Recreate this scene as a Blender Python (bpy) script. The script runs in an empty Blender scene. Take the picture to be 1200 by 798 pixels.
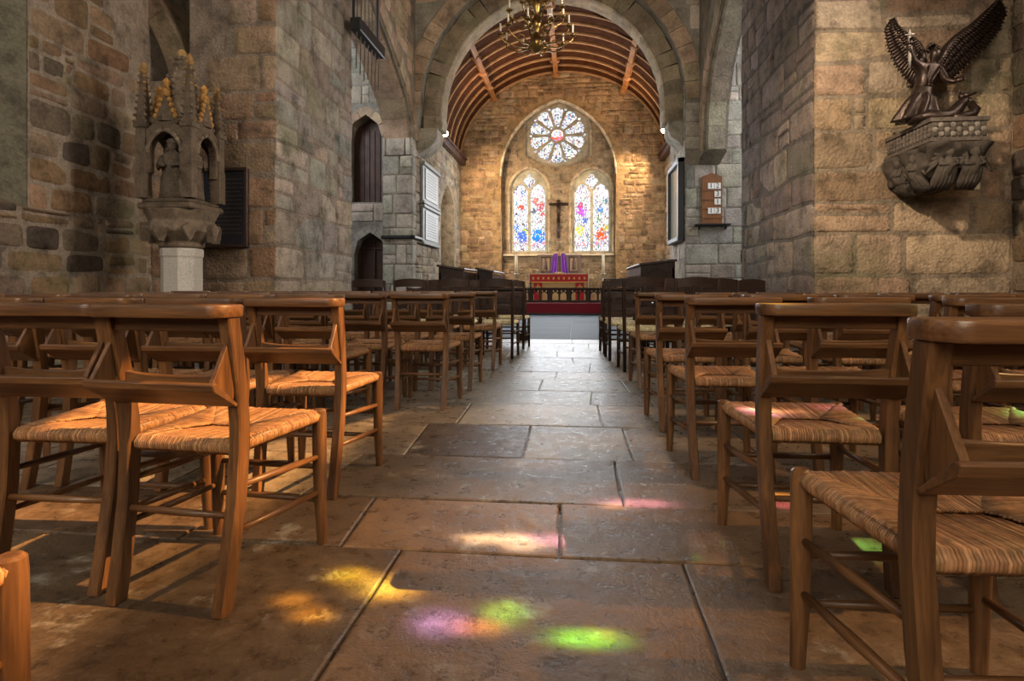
import bpy, bmesh, math, random
from mathutils import Vector, Matrix, noise as mnoise
PI = math.pi
C = bpy.context.scene.collection
# ------------------------------------------------------------ camera model (1200 x 798)
FOC, HOR, CAMZ = 700.0, 336.0, 0.87
YAW = math.atan(75.0/FOC); SY, CY = math.sin(YAW), math.cos(YAW)
def _dir(px):
    t = (px-600.0)/FOC
    return (-SY+CY*t, CY+SY*t)
def atY(px, py, Y):
    dx, dy = _dir(px); zc = Y/dy
    return Vector((zc*dx, Y, CAMZ+(HOR-py)/FOC*zc))
def atX(px, py, X):
    dx, dy = _dir(px); zc = X/dx
    return Vector((X, zc*dy, CAMZ+(HOR-py)/FOC*zc))
def fl(px, py):
    zc = CAMZ*FOC/(py-HOR); dx, dy = _dir(px)
    return Vector((zc*dx, zc*dy, 0))
# ------------------------------------------------------------ mesh builder
class MB:
    def __init__(s): s.v=[]; s.f=[]; s.c=[]; s.col=(.5,.5,.5); s.mi=[]; s.m=0
    def add(s, vs, fs, col=None):
        b=len(s.v); s.v += [tuple(p) for p in vs]
        c = col or s.col; s.c += [c]*len(vs)
        s.f += [tuple(b+i for i in f) for f in fs]; s.mi += [s.m]*len(fs)
        return s
    def box(s, c, d, rot=None, col=None, taper=1.0):
        hx,hy,hz=[k/2 for k in d]; vs=[]
        for z in (-1,1):
            k = taper if z>0 else 1
            for x,y in ((-1,-1),(1,-1),(1,1),(-1,1)):
                p=Vector((x*hx*k,y*hy*k,z*hz))
                if rot is not None: p = rot @ p
                vs.append(p+Vector(c))
        return s.add(vs,[(0,3,2,1),(4,5,6,7),(0,1,5,4),(1,2,6,5),(2,3,7,6),(3,0,4,7)],col)
    def tube(s, path, radii, n=8, cap=True, col=None, sq=None, phase=0.0):
        path=[Vector(p) for p in path]; m=len(path)
        if not hasattr(radii,'__len__'): radii=[radii]*m
        vs=[]; ref=None
        for i,p in enumerate(path):
            t=(path[min(i+1,m-1)]-path[max(i-1,0)])
            t = t.normalized() if t.length>1e-9 else Vector((0,0,1))
            if ref is None:
                a = Vector((0,0,1)) if abs(t.z)<.9 else Vector((1,0,0))
                ref=(a-t*a.dot(t)).normalized()
            else:
                ref=(ref-t*ref.dot(t))
                ref = ref.normalized() if ref.length>1e-9 else t.orthogonal().normalized()
            b=t.cross(ref)
            for k in range(n):
                an=2*PI*k/n+phase
                vs.append(p+(ref*math.cos(an)+b*math.sin(an)*(sq or 1))*radii[i])
        fs=[]
        for i in range(m-1):
            for k in range(n):
                fs.append((i*n+k,i*n+(k+1)%n,(i+1)*n+(k+1)%n,(i+1)*n+k))
        if cap: fs += [tuple(range(n-1,-1,-1)),tuple((m-1)*n+k for k in range(n))]
        return s.add(vs,fs,col)
    def lathe(s, prof, c=(0,0,0), n=16, col=None, sx=1, sy=1, phase=0.0):
        c=Vector(c); vs=[]
        for r,z in prof:
            for k in range(n):
                a=2*PI*k/n+phase; vs.append(c+Vector((r*sx*math.cos(a),r*sy*math.sin(a),z)))
        m=len(prof); fs=[]
        for i in range(m-1):
            for k in range(n): fs.append((i*n+k,i*n+(k+1)%n,(i+1)*n+(k+1)%n,(i+1)*n+k))
        fs += [tuple(range(n-1,-1,-1)),tuple((m-1)*n+k for k in range(n))]
        return s.add(vs,fs,col)
    def ball(s, c, r, nu=10, nv=7, col=None, scale=(1,1,1)):
        prof=[(max(1e-4,r*math.sin(PI*i/nv)),-r*math.cos(PI*i/nv)) for i in range(nv+1)]
        b=len(s.v); s.lathe(prof,(0,0,0),nu,col)
        for i in range(b,len(s.v)):
            x,y,z=s.v[i]; s.v[i]=(c[0]+x*scale[0],c[1]+y*scale[1],c[2]+z*scale[2])
        return s
    def prism(s, poly, o, u, v, n, d0, d1, col=None):
        """2D polygon on (o,u,v), extruded along n from d0 to d1 (ngon ends)"""
        o,u,v,n=map(Vector,(o,u,v,n)); k=len(poly)
        vs=[o+u*a+v*b+n*d0 for a,b in poly]+[o+u*a+v*b+n*d1 for a,b in poly]
        fs=[tuple(range(k-1,-1,-1)),tuple(range(k,2*k))]+[(i,(i+1)%k,k+(i+1)%k,k+i) for i in range(k)]
        return s.add(vs,fs,col)
    def plate(s, outer, holes, o, u, v, n, d0, d1, col=None, sides=True):
        """polygon with holes, extruded"""
        o,u,v,n=map(Vector,(o,u,v,n)); bm=bmesh.new(); es=[]; loops=[outer]+list(holes)
        for lp in loops:
            vv=[bm.verts.new((a,b,0)) for a,b in lp]
            for i in range(len(vv)): es.append(bm.edges.new((vv[i],vv[(i+1)%len(vv)])))
        bmesh.ops.triangle_fill(bm,use_beauty=True,use_dissolve=False,edges=es,normal=(0,0,1))
        bm.verts.index_update()
        P=[(w.co.x,w.co.y) for w in bm.verts]; F=[tuple(w.index for w in f.verts) for f in bm.faces]; bm.free()
        s.add([o+u*a+v*b+n*d1 for a,b in P],F,col)
        s.add([o+u*a+v*b+n*d0 for a,b in P],[f[::-1] for f in F],col)
        if sides:
            for lp in loops:
                k=len(lp)
                s.add([o+u*a+v*b+n*d0 for a,b in lp]+[o+u*a+v*b+n*d1 for a,b in lp],
                      [(i,(i+1)%k,k+(i+1)%k,k+i) for i in range(k)],col)
        return s
    def xf(s, M, start=0):
        for i in range(start,len(s.v)): s.v[i]=tuple(M@Vector(s.v[i]))
        return s
    def build(s, name, mat, parent=None, smooth=False, bevel=0.0, seg=1, recalc=True, auto=None, loc=None):
        me=bpy.data.meshes.new(name); me.from_pydata(s.v,[],s.f)
        at=me.color_attributes.new('Col','FLOAT_COLOR','POINT')
        flat=[]
        for c in s.c: flat += [c[0],c[1],c[2],1.0]
        at.data.foreach_set('color',flat)
        mats = mat if isinstance(mat,(list,tuple)) else [mat]
        for m in mats: me.materials.append(m)
        if len(mats)>1: me.polygons.foreach_set('material_index',s.mi)
        if recalc or bevel:
            bm=bmesh.new(); bm.from_mesh(me)
            if bevel:
                bmesh.ops.remove_doubles(bm,verts=bm.verts,dist=1e-5)
            if recalc: bmesh.ops.recalc_face_normals(bm,faces=bm.faces)
            if bevel:
                ed=[e for e in bm.edges if len(e.link_faces)==2 and e.calc_face_angle(0)>.5]
                bmesh.ops.bevel(bm,geom=ed,offset=bevel,segments=seg,profile=.5,affect='EDGES',clamp_overlap=True)
            bm.to_mesh(me); bm.free()
        if smooth: me.polygons.foreach_set('use_smooth',[True]*len(me.polygons))
        if auto is not None:
            me.polygons.foreach_set('use_smooth',[True]*len(me.polygons))
            me.set_sharp_from_angle(angle=math.radians(auto))
        o=bpy.data.objects.new(name,me); C.objects.link(o)
        if parent is not None: o.parent=parent
        if loc is not None: o.location=loc
        return o
def tag(o, label, cat, group=None):
    o['label']=label; o['category']=cat
    if group: o['group']=group
    return o
def thing(name, label, cat, loc=(0,0,0), rz=0.0, group=None):
    o=bpy.data.objects.new(name,None); C.objects.link(o); o.empty_display_size=.1
    o.location=loc; o.rotation_euler=(0,0,rz)
    return tag(o,label,cat,group)
def struct(o): o['kind']='structure'; return o
def dup(root, loc, rz=0.0, label=None, group=None):
    r=root.copy(); C.objects.link(r); r.location=loc; r.rotation_euler=(0,0,rz)
    if label: r['label']=label
    if group: r['group']=group
    for ch in list(root.children):
        c=ch.copy(); C.objects.link(c); c.parent=r
        for g in ch.children:
            d=g.copy(); C.objects.link(d); d.parent=c
    return r
# ------------------------------------------------------------ materials
def newmat(name):
    m=bpy.data.materials.new(name); m.use_nodes=True
    nt=m.node_tree; nt.nodes.clear()
    out=nt.nodes.new('ShaderNodeOutputMaterial'); return m,nt,out
def N(nt,t,**kw):
    n=nt.nodes.new(t)
    for k,v in kw.items():
        if k.startswith('i_'):
            n.inputs[k[2:].replace('_',' ')].default_value=v
        else: setattr(n,k,v)
    return n
def principled(nt,out,rough=.5,metal=0.0,spec=.5):
    b=nt.nodes.new('ShaderNodeBsdfPrincipled'); b.inputs['Roughness'].default_value=rough
    b.inputs['Metallic'].default_value=metal; b.inputs['Specular IOR Level'].default_value=spec
    nt.links.new(b.outputs[0],out.inputs[0]); return b
def ramp(nt,pts):
    r=nt.nodes.new('ShaderNodeValToRGB'); e=r.color_ramp.elements
    while len(e)<len(pts): e.new(.5)
    for k,(p,c) in enumerate(pts):
        e[k].position=p; e[k].color=(c[0],c[1],c[2],1) if hasattr(c,'__len__') else (c,c,c,1)
    return r
def mixc(nt,a,b,fac,mode='MIX'):
    m=nt.nodes.new('ShaderNodeMix'); m.data_type='RGBA'; m.blend_type=mode; L=nt.links.new
    for s,x in ((0,fac),(6,a),(7,b)):
        if hasattr(x,'is_linked') or hasattr(x,'links'): L(x,m.inputs[s])
        elif s==0: m.inputs[0].default_value=x
        else: m.inputs[s].default_value=(x[0],x[1],x[2],1)
    return m.outputs[2]
def plain(name,col,rough=.5,metal=0.0,var=.15,scale=30,bump=0.0,spec=.5):
    m,nt,out=newmat(name); b=principled(nt,out,rough,metal,spec); L=nt.links.new
    tc=N(nt,'ShaderNodeTexCoord'); nz=N(nt,'ShaderNodeTexNoise'); nz.inputs['Scale'].default_value=scale; nz.inputs['Detail'].default_value=4
    L(tc.outputs['Object'],nz.inputs['Vector'])
    r=ramp(nt,[(.3,[c*(1-var) for c in col]),(.7,[min(1,c*(1+var)) for c in col])]); L(nz.outputs[0],r.inputs[0]); L(r.outputs[0],b.inputs['Base Color'])
    if bump:
        bp=N(nt,'ShaderNodeBump'); bp.inputs['Strength'].default_value=bump; bp.inputs['Distance'].default_value=.01
        L(nz.outputs[0],bp.inputs['Height']); L(bp.outputs[0],b.inputs['Normal'])
    return m
def stone(name, s1=3.0, s2=30.0, bump=.6, dist=.03, rough=.85, lichen=0.0, var=.5, stain=(.35,.33,.28), spec=.3, speck=0.0):
    """vertex-colour stone with mottling, pits and stains"""
    m,nt,out=newmat(name); b=principled(nt,out,rough,0,spec); L=nt.links.new
    tc=N(nt,'ShaderNodeTexCoord'); at=N(nt,'ShaderNodeAttribute'); at.attribute_name='Col'
    n1=N(nt,'ShaderNodeTexNoise'); n1.inputs['Scale'].default_value=s1; n1.inputs['Detail'].default_value=8; n1.inputs['Roughness'].default_value=.65
    n2=N(nt,'ShaderNodeTexNoise'); n2.inputs['Scale'].default_value=s2; n2.inputs['Detail'].default_value=6; n2.inputs['Roughness'].default_value=.7
    n3=N(nt,'ShaderNodeTexNoise'); n3.inputs['Scale'].default_value=s1*.45; n3.inputs['Detail'].default_value=5
    vo=N(nt,'ShaderNodeTexVoronoi'); vo.inputs['Scale'].default_value=s2*.8
    for k in (n1,n2,n3,vo): L(tc.outputs['Object'],k.inputs['Vector'])
    r1=ramp(nt,[(.25,1-var),(.5,1.0),(.8,1+var*.6)]); L(n1.outputs[0],r1.inputs[0])
    c=mixc(nt,at.outputs['Color'],r1.outputs[0],1.0,'MULTIPLY')
    r2=ramp(nt,[(.3,.62),(.55,1.0),(.75,1.25)]); L(n2.outputs[0],r2.inputs[0])
    c=mixc(nt,c,r2.outputs[0],.85,'MULTIPLY')
    r3=ramp(nt,[(.54,0.0),(.72,.55)]); L(n3.outputs[0],r3.inputs[0])
    st=mixc(nt,c,stain,.75,'MULTIPLY')
    c=mixc(nt,c,st,r3.outputs[0])
    if lichen:
        n4=N(nt,'ShaderNodeTexNoise'); n4.inputs['Scale'].default_value=1.1; n4.inputs['Detail'].default_value=7
        mp=N(nt,'ShaderNodeMapping'); mp.inputs['Location'].default_value=(3.1,7.7,1.3); L(tc.outputs['Object'],mp.inputs[0]); L(mp.outputs[0],n4.inputs['Vector'])
        r4=ramp(nt,[(.55,0.0),(.66,lichen)]); L(n4.outputs[0],r4.inputs[0])
        c=mixc(nt,c,(.10,.13,.045),r4.outputs[0])
    if speck:
        r5=ramp(nt,[(.42,0.0),(.5,speck)]); 
        n5=N(nt,'ShaderNodeTexNoise'); n5.inputs['Scale'].default_value=110; n5.inputs['Detail'].default_value=2; L(tc.outputs['Object'],n5.inputs['Vector']); L(n5.outputs[0],r5.inputs[0])
        c=mixc(nt,c,(.75,.74,.72),r5.outputs[0])
    L(c,b.inputs['Base Color'])
    ad=N(nt,'ShaderNodeMath',operation='MULTIPLY_ADD'); ad.inputs[1].default_value=.6; L(n2.outputs[0],ad.inputs[0]); L(n1.outputs[0],ad.inputs[2])
    ad2=N(nt,'ShaderNodeMath',operation='MULTIPLY_ADD'); ad2.inputs[1].default_value=.25; L(vo.outputs[0],ad2.inputs[0]); L(ad.outputs[0],ad2.inputs[2])
    bp=N(nt,'ShaderNodeBump'); bp.inputs['Strength'].default_value=bump; bp.inputs['Distance'].default_value=dist
    L(ad2.outputs[0],bp.inputs['Height']); L(bp.outputs[0],b.inputs['Normal'])
    return m
def wood(name, light, dark, axis='z', rough=.38, fine=1.0, spec=.5, coat=0.0):
    m,nt,out=newmat(name); b=principled(nt,out,rough,0,spec); L=nt.links.new
    tc=N(nt,'ShaderNodeTexCoord'); oi=N(nt,'ShaderNodeObjectInfo')
    mul=N(nt,'ShaderNodeMath',operation='MULTIPLY'); mul.inputs[1].default_value=37.0; L(oi.outputs['Random'],mul.inputs[0])
    ad=N(nt,'ShaderNodeVectorMath',operation='ADD'); L(tc.outputs['Object'],ad.inputs[0]); L(mul.outputs[0],ad.inputs[1])
    mp=N(nt,'ShaderNodeMapping'); sc={'x':(.07,1,1),'y':(1,.07,1),'z':(1,1,.07)}[axis]; mp.inputs['Scale'].default_value=sc; L(ad.outputs[0],mp.inputs[0])
    n1=N(nt,'ShaderNodeTexNoise'); n1.inputs['Scale'].default_value=38*fine; n1.inputs['Detail'].default_value=6; n1.inputs['Distortion'].default_value=.35
    n2=N(nt,'ShaderNodeTexNoise'); n2.inputs['Scale'].default_value=170*fine; n2.inputs['Detail'].default_value=3
    n3=N(nt,'ShaderNodeTexNoise'); n3.inputs['Scale'].default_value=4; n3.inputs['Detail'].default_value=4
    L(mp.outputs[0],n1.inputs['Vector']); L(mp.outputs[0],n2.inputs['Vector']); L(ad.outputs[0],n3.inputs['Vector'])
    r=ramp(nt,[(.3,dark),(.52,[(a+c)/2 for a,c in zip(light,dark)]),(.72,light)]); L(n1.outputs[0],r.inputs[0])
    r2=ramp(nt,[(.35,.72),(.6,1.08)]); L(n2.outputs[0],r2.inputs[0])
    c=mixc(nt,r.outputs[0],r2.outputs[0],1.0,'MULTIPLY')
    r3=ramp(nt,[(.3,.75),(.7,1.15)]); L(n3.outputs[0],r3.inputs[0]); c=mixc(nt,c,r3.outputs[0],1.0,'MULTIPLY')
    hv=N(nt,'ShaderNodeMapRange'); hv.inputs['To Min'].default_value=.8; hv.inputs['To Max'].default_value=1.15; L(oi.outputs['Random'],hv.inputs['Value'])
    c=mixc(nt,c,hv.outputs[0],1.0,'MULTIPLY')
    L(c,b.inputs['Base Color'])
    rr=ramp(nt,[(.3,rough+.12),(.7,rough-.06)]); L(n3.outputs[0],rr.inputs[0]); L(rr.outputs[0],b.inputs['Roughness'])
    bp=N(nt,'ShaderNodeBump'); bp.inputs['Strength'].default_value=.15; bp.inputs['Distance'].default_value=.003
    L(n2.outputs[0],bp.inputs['Height']); L(bp.outputs[0],b.inputs['Normal'])
    return m
def emit_vc(name, strength):
    m,nt,out=newmat(name); L=nt.links.new
    at=N(nt,'ShaderNodeAttribute'); at.attribute_name='Col'
    e=N(nt,'ShaderNodeEmission'); e.inputs[1].default_value=strength; L(at.outputs['Color'],e.inputs[0]); L(e.outputs[0],out.inputs[0]); return m
def emit(name,col,strength):
    m,nt,out=newmat(name); e=N(nt,'ShaderNodeEmission'); e.inputs[0].default_value=(*col,1); e.inputs[1].default_value=strength
    nt.links.new(e.outputs[0],out.inputs[0]); return m
def vcplain(name,rough=.5,metal=0.0,bump=0.0,scale=60,spec=.5):
    m,nt,out=newmat(name); b=principled(nt,out,rough,metal,spec); L=nt.links.new
    at=N(nt,'ShaderNodeAttribute'); at.attribute_name='Col'
    tc=N(nt,'ShaderNodeTexCoord'); nz=N(nt,'ShaderNodeTexNoise'); nz.inputs['Scale'].default_value=scale; L(tc.outputs['Object'],nz.inputs['Vector'])
    r=ramp(nt,[(.3,.8),(.7,1.15)]); L(nz.outputs[0],r.inputs[0])
    L(mixc(nt,at.outputs['Color'],r.outputs[0],1.0,'MULTIPLY'),b.inputs['Base Color'])
    if bump:
        bp=N(nt,'ShaderNodeBump'); bp.inputs['Strength'].default_value=bump; bp.inputs['Distance'].default_value=.005
        L(nz.outputs[0],bp.inputs['Height']); L(bp.outputs[0],b.inputs['Normal'])
    return m
# ------------------------------------------------------------ masonry
def courses_list(rng, H, lo, hi, z0=0.0):
    v=[z0]
    while v[-1]<H: v.append(v[-1]+rng.uniform(lo,hi))
    return v
def jcol(rng,pal,j=.12):
    c=rng.choice(pal); k=1+rng.uniform(-j,j)*1.6
    return tuple(max(.005,x*k*(1+rng.uniform(-j,j)*.35)) for x in c)
def block(mb, F, u0,u1, k0,k1, bnd, gap, bulge, col, rng, rnd=.35, seg=16, irr=0.0):
    """one stone: rounded outline between course curves k0,k1; F maps (u,v,d)->world"""
    w=u1-u0; pts=[]; uc=(u0+u1)/2
    h=bnd(k1,uc)-bnd(k0,uc)
    if w<2.6*gap or h<2.6*gap: return
    ex=max(.12,rnd)
    ph=rng.uniform(0,9)
    for i in range(seg):
        a=2*PI*(i+.5)/seg; ca,sa=math.cos(a),math.sin(a)
        s=math.copysign(abs(ca)**ex,ca); t=math.copysign(abs(sa)**ex,sa)
        k=1-irr*(.5+.5*mnoise.noise((ca*1.3+ph,sa*1.3,ph*3)))
        pts.append((s*k,t*k))
    def mp(s,t,inset):
        gx=1-2*(gap*.5+inset)/w; gy=1-2*(gap*.5+inset)/h
        u=uc+s*gx*w/2; lo,hi=bnd(k0,u),bnd(k1,u)
        return u,(lo+hi)/2+t*gy*(hi-lo)/2
    b1=min(bulge*.9,h*.12,w*.12); b2=min(bulge*3,h*.3,w*.3)
    tl=(rng.uniform(-.3,.3)*bulge,rng.uniform(-.3,.3)*bulge); dz=rng.uniform(.6,1.25)
    vs=[]
    for inset,d in ((0,-.004),(b1*.35,bulge*.55),(b1,bulge*.9),(b2,bulge*1.1)):
        for s,t in pts:
            u,v=mp(s,t,inset); vs.append(F(u,v,(d*dz+tl[0]*s+tl[1]*t) if d>0 else d))
    u,v=mp(0,0,0); vs.append(F(u,v,bulge*1.12*dz))
    n=seg; fs=[]
    for r in range(3):
        for i in range(n): fs.append((r*n+i,r*n+(i+1)%n,(r+1)*n+(i+1)%n,(r+1)*n+i))
    for i in range(n): fs.append((3*n+i,3*n+(i+1)%n,4*n))
    mb.add(vs,fs,col)
def masonry(mb, o,u,n, W, cs, wr, gap, bulge, pal, rng, mortar=(.3,.25,.2), amp=.0, afreq=1.0, clip=None, rnd=.3, irr=0.0, split=0.0, ext=(0,0), back=True, pin=None, seg=16, vmin=0):
    o,u,n=map(Vector,(o,u,n)); up=Vector((0,0,1)); H=cs[-1]
    def F(a,b,d): return o+u*a+up*b+n*d
    sd=rng.uniform(0,100)
    def bnd(k,a):
        if amp==0: base=cs[int(k)] if k==int(k) else cs[int(k)]+(cs[int(k)+1]-cs[int(k)])*(k-int(k))
        else:
            i=int(k); fr=k-i
            def one(j):
                j=min(j,len(cs)-1)
                fade=1.0
                if pin is not None: fade=min(1.0,abs(a-pin)/.5)
                return cs[j]+amp*fade*mnoise.noise((a*afreq,j*3.7+sd,0.3))
            base=one(i)*(1-fr)+(one(i+1)*fr if fr>0 else 0)
        return base
    for k in range(len(cs)-1):
        a=-rng.uniform(0,wr[0]) if ext[0]==0 else -ext[0]
        while a<W:
            w=rng.uniform(*wr)*(.7+.6*(cs[k+1]-cs[k])/max(.01,(cs[1]-cs[0]))if False else 1)
            a1=a+w
            if W-a1<wr[0]*.5: a1=W+ext[1]
            b0,b1=max(a,-ext[0]),min(a1,W+ext[1])
            if b1-b0>gap*2.5:
                uc=(b0+b1)/2
                parts=[(b0,b1,k,k+1)]
                if rng.random()<split:
                    if rng.random()<.6: q=rng.uniform(.35,.65); parts=[(b0,b1,k,k+q),(b0,b1,k+q,k+1)]
                    else:
                        m_=b0+(b1-b0)*rng.uniform(.6,.75); parts=[(b0,m_,k,k+1),(m_,b1,k,k+.5),(m_,b1,k+.5,k+1)]
                for (p0,p1,q0,q1) in parts:
                    if clip:
                        lo,hi=bnd(q0,(p0+p1)/2),bnd(q1,(p0+p1)/2)
                        bad=False
                        for ss in (p0+.02,(p0+p1)/2,p1-.02):
                            for tt in (lo+.02,(lo+hi)/2,hi-.02):
                                if clip(ss,tt): bad=True
                        if bad: continue
                    block(mb,F,p0,p1,q0,q1,bnd,gap,bulge,jcol(rng,pal),rng,rnd,seg,irr)
            a=a1
    if back:
        K=max(1,int(W/.06)); R_=max(1,int((H-cs[0])/.06)); vs=[]; fs=[]
        for j in range(R_+1):
            for i in range(K+1):
                a,z=W*i/K,cs[0]+(H-cs[0])*j/R_; vs.append(F(a,z,bulge*.42+.006*mnoise.noise((a*5,z*5,sd))))
        for j in range(R_):
            for i in range(K):
                q=j*(K+1)+i; c=vs[q]
                if clip and clip(W*(i+.5)/K,cs[0]+(H-cs[0])*(j+.5)/R_): continue
                fs.append((q,q+1,q+K+2,q+K+1))
        mb.add(vs,fs,mortar)
def inpoly(p,poly):
    x,y=p; r=False; n=len(poly)
    for i in range(n):
        x1,y1=poly[i]; x2,y2=poly[(i+1)%n]
        if (y1>y)!=(y2>y) and x<(x2-x1)*(y-y1)/(y2-y1)+x1: r=not r
    return r
def arch(cx, zs, h, rise, n=10):
    """two-centred arch curve, left springing -> apex -> right"""
    R=(h*h+rise*rise)/(2*h); L=[]
    a1=math.atan2(rise,R-h)
    for i in range(n+1):
        a=PI-(a1*i/n); L.append((cx-h+R+R*math.cos(a), zs+R*math.sin(a)))
    Rr=[(2*cx-x,z) for x,z in L[-2::-1]]
    return L+Rr
def offset(curve, d):
    out=[]; m=len(curve)
    for i in range(m):
        a=Vector(curve[max(i-1,0)]); b=Vector(curve[min(i+1,m-1)]); t=(b-a).normalized()
        nrm=Vector((-t.y,t.x)); out.append((curve[i][0]+nrm.x*d,curve[i][1]+nrm.y*d))
    return out
def resample(curve, n):
    P=[Vector(p) for p in curve]; L=[0]
    for i in range(1,len(P)): L.append(L[-1]+(P[i]-P[i-1]).length)
    out=[]; j=0
    for k in range(n+1):
        s=L[-1]*k/n
        while j<len(L)-2 and L[j+1]<s: j+=1
        f=(s-L[j])/max(1e-9,L[j+1]-L[j]); out.append(tuple(P[j].lerp(P[j+1],min(1,max(0,f)))))
    return out
def voussoirs(mb, curve, width, nb, o,u,v,n, d0, d1, pal, rng, gap=.012, inner=0.0, sub=4, bev=.012):
    """wedge stones along a curve; depth d0..d1 along n"""
    o,u,v,n=map(Vector,(o,u,v,n))
    K=nb*sub; ci=resample(offset(curve,inner),K); 
    for b in range(nb):
        seg=[]
        A=ci[b*sub:(b+1)*sub+1]
        ca=resample(A,sub)
        nr=[]
        for i in range(len(ca)):
            p=Vector(ca[max(i-1,0)]); q=Vector(ca[min(i+1,len(ca)-1)]); t=(q-p).normalized(); nr.append(Vector((-t.y,t.x)))
        L=(Vector(ca[-1])-Vector(ca[0])).length; g=gap/max(L,.01)/2
        w=width*(1+rng.uniform(-.0,.12)); dd=d1+rng.uniform(-.006,.006)
        rings=[]
        for i in range(len(ca)):
            p=Vector(ca[i]); 
            if i==0: p=p.lerp(Vector(ca[1]),g*sub)
            if i==len(ca)-1: p=p.lerp(Vector(ca[-2]),g*sub)
            q=p+nr[i]*w
            def X(pp,d): return o+u*pp.x+v*pp.y+n*d
            rings.append([X(p,d0),X(p,dd-bev),X(p+nr[i]*bev,dd),X(q-nr[i]*bev,dd),X(q,dd-bev),X(q,d0)])
        vs=[x for r in rings for x in r]; fs=[]; m=6
        for i in range(len(rings)-1):
            for k in range(m-1): fs.append((i*m+k,i*m+k+1,(i+1)*m+k+1,(i+1)*m+k))
        fs += [tuple(range(m)),tuple((len(rings)-1)*m+k for k in range(m-1,-1,-1))]
        mb.add(vs,fs,jcol(rng,pal))
# ============================================================ MATERIALS
M={}
M['ashlar']=stone('stone_ashlar',3.2,26,1.0,.06,.85,.3,.8)
M['rubble']=stone('stone_rubble',4.0,24,1.0,.05,.88,.3,.75)
M['chancel']=stone('stone_chancel',4.0,20,.8,.05,.88,.0,.75)
M['grey']=stone('stone_grey_pier',2.4,22,.7,.04,.86,.15,.65)
M['carved']=stone('stone_carved',7,60,.8,.02,.85,.0,.6)
M['granite']=stone('stone_granite',4,70,.3,.006,.8,.0,.25,speck=.5)
M['oak_x']=wood('oak_along_rail',(.215,.100,.036),(.080,.034,.013),'x')
M['oak_y']=wood('oak_along_stretcher',(.215,.100,.036),(.080,.034,.013),'y')
M['oak_z']=wood('oak_along_post',(.215,.100,.036),(.080,.034,.013),'z')
M['dark_x']=wood('dark_oak_rail',(.05,.021,.012),(.02,.009,.006),'x',.45,1.0,.3)
M['dark_z']=wood('dark_oak_post',(.05,.021,.012),(.02,.009,.006),'z',.45,1.0,.3)
M['dark_y']=wood('dark_oak_side',(.055,.025,.014),(.02,.010,.006),'y',.35)
M['roofboard']=wood('roof_boarding',(.11,.040,.014),(.045,.017,.007),'x',.8,.5,.1)
M['rib']=wood('roof_rib',(.55,.34,.18),(.38,.21,.10),'x',.7,.6,.2)
M['gilt_beam']=wood('roof_beam',(.50,.24,.08),(.28,.12,.04),'y',.45,.6)
M['black']=plain('black_iron',(.015,.015,.017),.45,.0)
M['cavity']=plain('dark_recess',(.012,.010,.009),.9)
M['brass']=plain('aged_brass',(.38,.25,.09),.32,1.0,.25,60)
M['bronze']=plain('dark_bronze',(.052,.034,.028),.38,.7,.4,40,.25)
M['candle']=plain('candle_wax',(.85,.79,.62),.5,0,.05)
M['silver']=plain('candle_stand_metal',(.45,.42,.36),.35,.8)
M['red']=plain('red_frontal',(.36,.012,.02),.75,0,.2,80,.2)
M['carpet']=plain('red_carpet',(.19,.008,.016),.95,0,.25,160,.3)
M['gold']=plain('gold_embroidery',(.62,.40,.12),.5,.2)
M['cloth']=plain('white_linen',(.82,.80,.76),.8,0,.05,60)
M['damask']=plain('cream_damask',(.62,.42,.21),.7,0,.2,50)
M['purple']=plain('purple_veil',(.20,.045,.42),.6,0,.15,40)
M['slate']=plain('slate_tablet',(.032,.036,.055),.4,0,.2,30)
M['marble']=plain('pale_marble',(.36,.38,.365),.45,0,.1,8)
M['greymarble']=plain('grey_marble',(.20,.22,.205),.5,0,.15,10)
M['white']=plain('white_card',(.85,.84,.80),.6,0,.03)
M['ivory']=plain('ivory_plastic',(.72,.66,.48),.45,0,.04)
M['ink']=plain('black_ink',(.01,.01,.01),.6,0,0)
M['plaster']=plain('old_plaster',(.30,.27,.20),.9,0,.3,5,.4)
M['leadglass']=emit_vc('stained_glass_lit',1.0)
M['door']=wood('old_door_oak',(.085,.032,.016),(.035,.013,.008),'z',.5,.5)
M['sign']=wood('hymn_board_oak',(.30,.115,.035),(.19,.07,.02),'z',.45)
rng=random.Random(7)
# palettes
P_LEFT=[(.37,.25,.165),(.32,.20,.125),(.41,.29,.195),(.30,.195,.13),(.36,.265,.19),(.27,.17,.11)]
P_LEFT_LIT=[(.39,.335,.275),(.43,.365,.295),(.36,.31,.26),(.41,.325,.25),(.37,.335,.295)]  # pier side: cool daylight put into the stone colour, paler and greyer
P_RUB=[(.27,.175,.11),(.22,.145,.09),(.31,.21,.135),(.18,.135,.10),(.25,.19,.14),(.115,.09,.072),(.33,.24,.17),(.25,.155,.09),(.28,.20,.14)]
P_RIGHT=[(.48,.35,.235),(.52,.38,.26),(.43,.30,.195),(.50,.385,.28),(.40,.275,.175),(.46,.32,.21)]
P_RIGHT_SHADE=[(.27,.205,.165),(.31,.24,.195),(.23,.175,.145),(.33,.26,.21),(.26,.195,.155)]  # aisle side of the right pillar: same stone, shade put into its colour
P_GREY=[(.36,.335,.28),(.40,.37,.315),(.32,.30,.255),(.37,.325,.255),(.43,.385,.32)]
P_BROWNARCH=[(.42,.315,.22),(.38,.28,.19),(.45,.345,.245),(.34,.245,.17)]
P_EAST=[(.36,.24,.135),(.30,.20,.115),(.40,.28,.165),(.26,.175,.105),(.35,.26,.17),(.23,.15,.09)]
MORT_L=(.31,.25,.20); MORT_R=(.33,.255,.185); MORT_G=(.30,.29,.25)
XW,XN,XS,XE=-6.64,-4.6,3.45,6.1
TOP=10.5
UP=Vector((0,0,1)); EX=Vector((1,0,0)); EY=Vector((0,1,0))
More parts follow.
